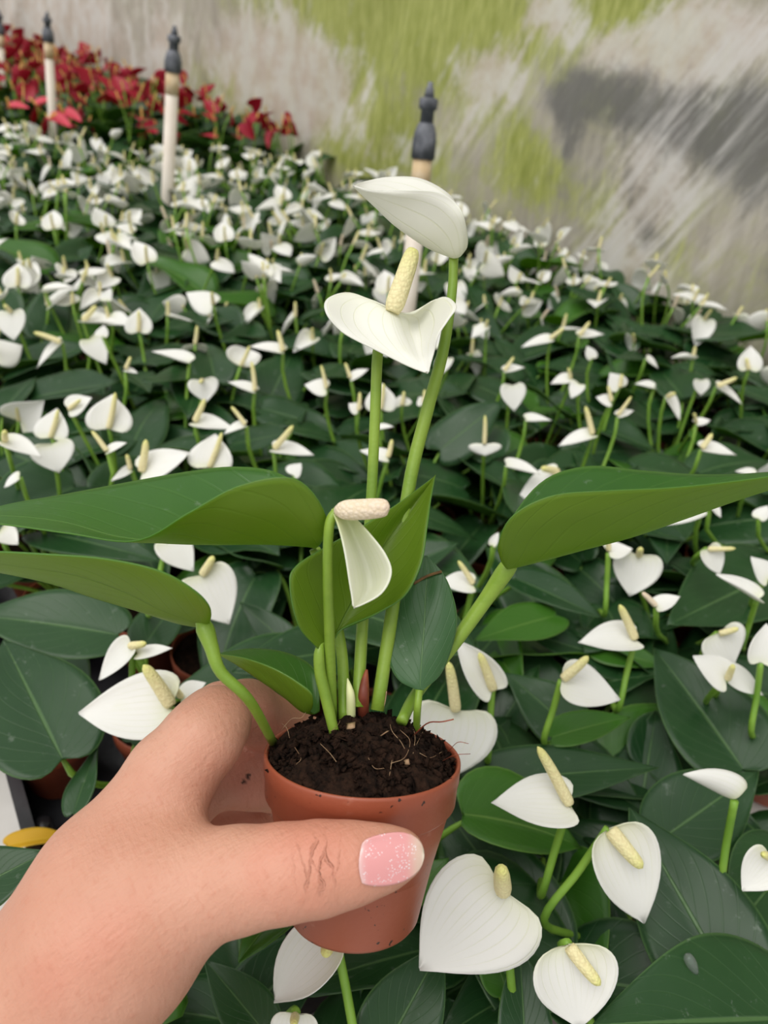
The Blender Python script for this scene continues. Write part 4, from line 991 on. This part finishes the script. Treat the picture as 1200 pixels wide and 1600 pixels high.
# what singles out each blooming plant in the middle of the bed
ORD = ['first', 'second', 'third', 'fourth', 'fifth', 'sixth', 'seventh', 'eighth', 'ninth', 'tenth', 'eleventh', 'twelfth']
PLACES = [(lambda x, y: x < 60, 'at the left edge', 1), (lambda x, y: x < 470 and y > 600, 'just above the upper left leaf', 0), (lambda x, y: x < 470, 'farther back on the left', 0),
          (lambda x, y: x < 720, 'around the tall flower stems', 0), (lambda x, y: y > 640, 'just above the big right leaf', 0), (lambda x, y: x > 1080, 'near the right edge', 1), (lambda x, y: True, 'right of the tall stems', 0)]
byplace = {}
for r, lst in mids:
    q = lst[0]; x, y = (q[0][0]+q[1][0])/2, (q[0][1]+q[1][1])/2
    k = next(i for i, p in enumerate(PLACES) if p[0](x, y)); byplace.setdefault(k, []).append((x, y, r, lst))
for k, L_ in byplace.items():
    vert = PLACES[k][2]; L_.sort(key=lambda e: e[1] if vert else e[0])
    for n_, (x, y, r, lst) in enumerate(L_):
        q = lst[0]; dx, dy = q[1][0]-q[0][0], q[1][1]-q[0][1]
        look = 'boat-shaped' if q[4] >= .85 else ('round upright' if dy < -abs(dx) else ('round hanging' if dy > abs(dx) else ('left-pointing' if dx < 0 else 'right-pointing')))
        num = 'a %s bloom' % look if len(lst) == 1 else '%s blooms' % {2: 'two', 3: 'three', 4: 'four'}.get(len(lst), 'several')
        r['label'] = 'white anthurium, %s, %s, %s from the %s' % (num, PLACES[k][1], ORD[min(n_, 11)], 'top' if vert else 'left')
        if 'group' in r: del r['group']

# ------------------------------------------------------------------ red anthuriums at the far left
RPROTO = [make_proto(300+k, 8, 4, True) for k in range(6)]
nred = 0
for i in range(0, 70):
    for j in range(0, 26):
        q = W0+WD*(i*.104+(j % 2)*.052)+WN*(.09+j*.09); q = q[:2]+nrg.randn(2)*.007
        a_, b_ = unrz(q)
        if b_ <= 1.80-.12*(a_+.62) or b_ > 4.6: continue
        p3 = np.array([q[0], q[1], CAM[2]-.25]); qx, qy, qt = proj(p3)
        if not (-70 < qx < 560): continue
        r = place(rng.choice(RPROTO), (q[0], q[1], PBASE+.006), rng.random()*6.28, rng.uniform(.95, 1.1), 'red_anthurium'); nred += 1
        tag(r, 'red anthurium with orange spadices in the far left block', 'plant', 'red anthuriums at the far left')
rp = min((o_ for o_ in col.objects if o_.name.startswith('red_anthurium')), key=lambda o_: np.linalg.norm(np.array(o_.location)[:2]-Pz(70, 200, -.30)[:2]))
rp['label'] = 'red anthurium with the largest pink-red blooms at the front of the red block'; del rp['group']
for base, tip, spt in (((100, 176), (128, 188), (94, 168)), ((78, 184), (112, 196), (95, 172)), ((58, 165), (90, 152), (48, 155)), ((15, 168), (45, 166), (12, 158))):
    b = Pz(base[0], base[1], -.235); t = depth_at(base[0], base[1], -.235); ax = P(tip[0], tip[1], t)-b; L = np.linalg.norm(ax); o = np.array(rp.location)
    G = frame_apply(spathe_grid(L, L*.5, .7, .1), b, ax, cdir(0, .7, .7))
    sm = link('spathe', grid_geo(G, .0004).mesh('spathe', [M_pink, M_pink], o), rp)
    link('spadix', spadix_geo(b, P(spt[0], spt[1], t-.01)-b, .02, .0026).mesh('spadix', [M_spadixo], o), sm)
    link('flower_stem', tube_geo(stalk_pts(o+np.array([0, 0, .047]), b, (0, 0, 1)), .0015, 6).mesh('flower_stem', [M_stemd], o), rp)
print('red', nred)

# ------------------------------------------------------------------ trays
def tray(c, label, group=None):
    """c: corner on the bench; spans TS along ED and EN"""
    g = Geo(); T1, T2, h, w = .335, .335, .030, .0025; fr = (np.array([c[0], c[1], BENCH]), ED, EN, np.array([0, 0, 1.]))
    base = tag(link('plant_tray', None, None, fr[0]), label, 'tray', group)
    link('base', box_geo((0, 0, .0005), (T1, T2, .0032), None, fr).mesh('base', [M_black], fr[0]), base)
    wg = Geo()
    box_geo((0, 0, .0032), (T1, w, h), wg, fr); box_geo((0, T2-w, .0032), (T1, T2, h), wg, fr); box_geo((0, w, .0032), (w, T2-w, h), wg, fr); box_geo((T1-w, w, .0032), (T1, T2-w, h), wg, fr)
    link('side_wall', wg.mesh('side_wall', [M_black], fr[0], False), base)
    for a, b in (((0, -.003), (T1, w+.002)), ((0, T2-w-.002), (T1, T2+.002))): link('rim', box_geo((a[0], a[1], h), (b[0], b[1], h+.002), None, fr).mesh('rim', [M_black], fr[0], False), base)
    for k in range(5):
        q = fr[0]+ED*(.03+k*.068)+EN*.009
        link('peg', lathe_geo([(0, .003), (.006, .003), (.0052, .02), (.0045, .0215), (0, .0215)], 14, (q, ED, EN, np.array([0, 0, 1.]))).mesh('peg', [M_black], fr[0]), base)
    return base
TC = EO-ED*.16
for a in range(0, 6):
    for b in range(0, 5):
        c = TC+ED*(a*.343)+EN*(b*.345); m = c+ED*.17+EN*.17
        if wdist(m) < .10: continue
        px, py, pt = proj(np.array([m[0], m[1], BENCH]))
        if pt < .1 or not (-300 < px < 1500): continue
        first = (a, b) == (0, 0)
        tray(c, 'black plastic plant tray with an empty corner at the lower left' if first else 'black plastic plant tray hidden under the foliage of the bed', None if first else 'trays under the bed')

# yellowed leaf lying in the empty tray corner
yl = P(15, 1318, depth_at(15, 1318, -.405)); ye = P(90, 1300, depth_at(90, 1300, -.405))
g = grid_geo(frame_apply(leaf_grid(.034, .0065, 18, 9, fold=.6, droop=.35, wave=.1), Pz(12, 1322, -.41), Pz(92, 1296, -.405)-Pz(12, 1322, -.41), np.array([-.2, -.5, .8])), .0004)
c = np.concatenate(g.v).mean(0)
tag(link('fallen_leaf', g.mesh('fallen_leaf', [M_yel, M_yel], c), None, c), 'curled yellow leaf lying in the black tray', 'leaf')

# ------------------------------------------------------------------ sprinkler risers
def riser(topx, topy, foot, head, width_px, label, zf=-.27):
    """foot: pixel where the pipe meets the flowers; top pixel of the head"""
    b = Pz(foot[0], foot[1], zf); t = depth_at(foot[0], foot[1], zf)
    tp = P(topx, topy, t+.0); # same depth, then pushed upright along the view
    # choose the depth so that the pipe leans least
    best = min((P(topx, topy, t*k) for k in np.linspace(.9, 1.5, 61)), key=lambda q: np.linalg.norm((q-b)[:2])/max(.05, (q-b)[2]))
    z = nrm(best-b); foot3 = b-z*((b[2]-BENCH)/z[2]); H = np.linalg.norm(best-foot3)
    r = width_px/2*t/F
    x = nrm(np.cross(WN, z)); y = np.cross(z, x); fr = (foot3, x, y, z)
    ro = bpy.data.objects.new('sprinkler_riser', None); col.objects.link(ro); ro.location = foot3; tag(ro, label, 'sprinkler', 'sprinkler risers')
    hl = r*head
    def lp(nm, prof, mat, seg=24): return link(nm, lathe_geo(prof, seg, fr).mesh(nm, [mat], foot3), ro)
    lp('pipe', [(0, .0), (r, .0), (r, H-hl-.03), (0, H-hl-.03)], M_pvc)
    lp('socket', [(0, H-hl-.03), (r*1.03, H-hl-.03), (r*1.05, H-hl), (0, H-hl)], M_pvcd)
    lp('sprinkler_body', [(0, H-hl), (r*1.18, H-hl), (r*1.24, H-hl*.80), (r*1.2, H-hl*.66), (r*.95, H-hl*.56), (r*.8, H-hl*.52), (0, H-hl*.52)], M_spr)
    lp('neck', [(0, H-hl*.52), (r*.72, H-hl*.52), (r*.7, H-hl*.36), (r*.98, H-hl*.34), (r*1.0, H-hl*.22), (r*.8, H-hl*.2), (0, H-hl*.2)], M_spr)
    lp('nozzle', [(0, H-hl*.2), (r*.55, H-hl*.2), (r*.42, H-hl*.08), (r*.3, H-hl*.06), (r*.28, H), (0, H)], M_spr)
    for k in range(10):
        a = k*math.pi*2/10; q = foot3+z*(H-hl*.98)+(math.cos(a)*x+math.sin(a)*y)*r*1.2
        link('grip_rib', box_geo((-r*.08, -r*.08, 0), (r*.08, r*.08, hl*.26), None, (q, x, y, z)).mesh('grip_rib', [M_spr], foot3), ro)
riser(673, 128, (637, 470), 7.4, 27, 'nearest sprinkler pipe with dark ribbed head, behind the hooded bloom')
riser(273, 40, (262, 296), 6.2, 19, 'white sprinkler pipe standing between the red and white flowers')
riser(73, 18, (82, 182), 6, 13, 'white sprinkler pipe rising out of the red anthuriums', -.25)
riser(-2, 15, (2, 112), 6, 11, 'farthest sprinkler pipe cut by the left edge', -.22)
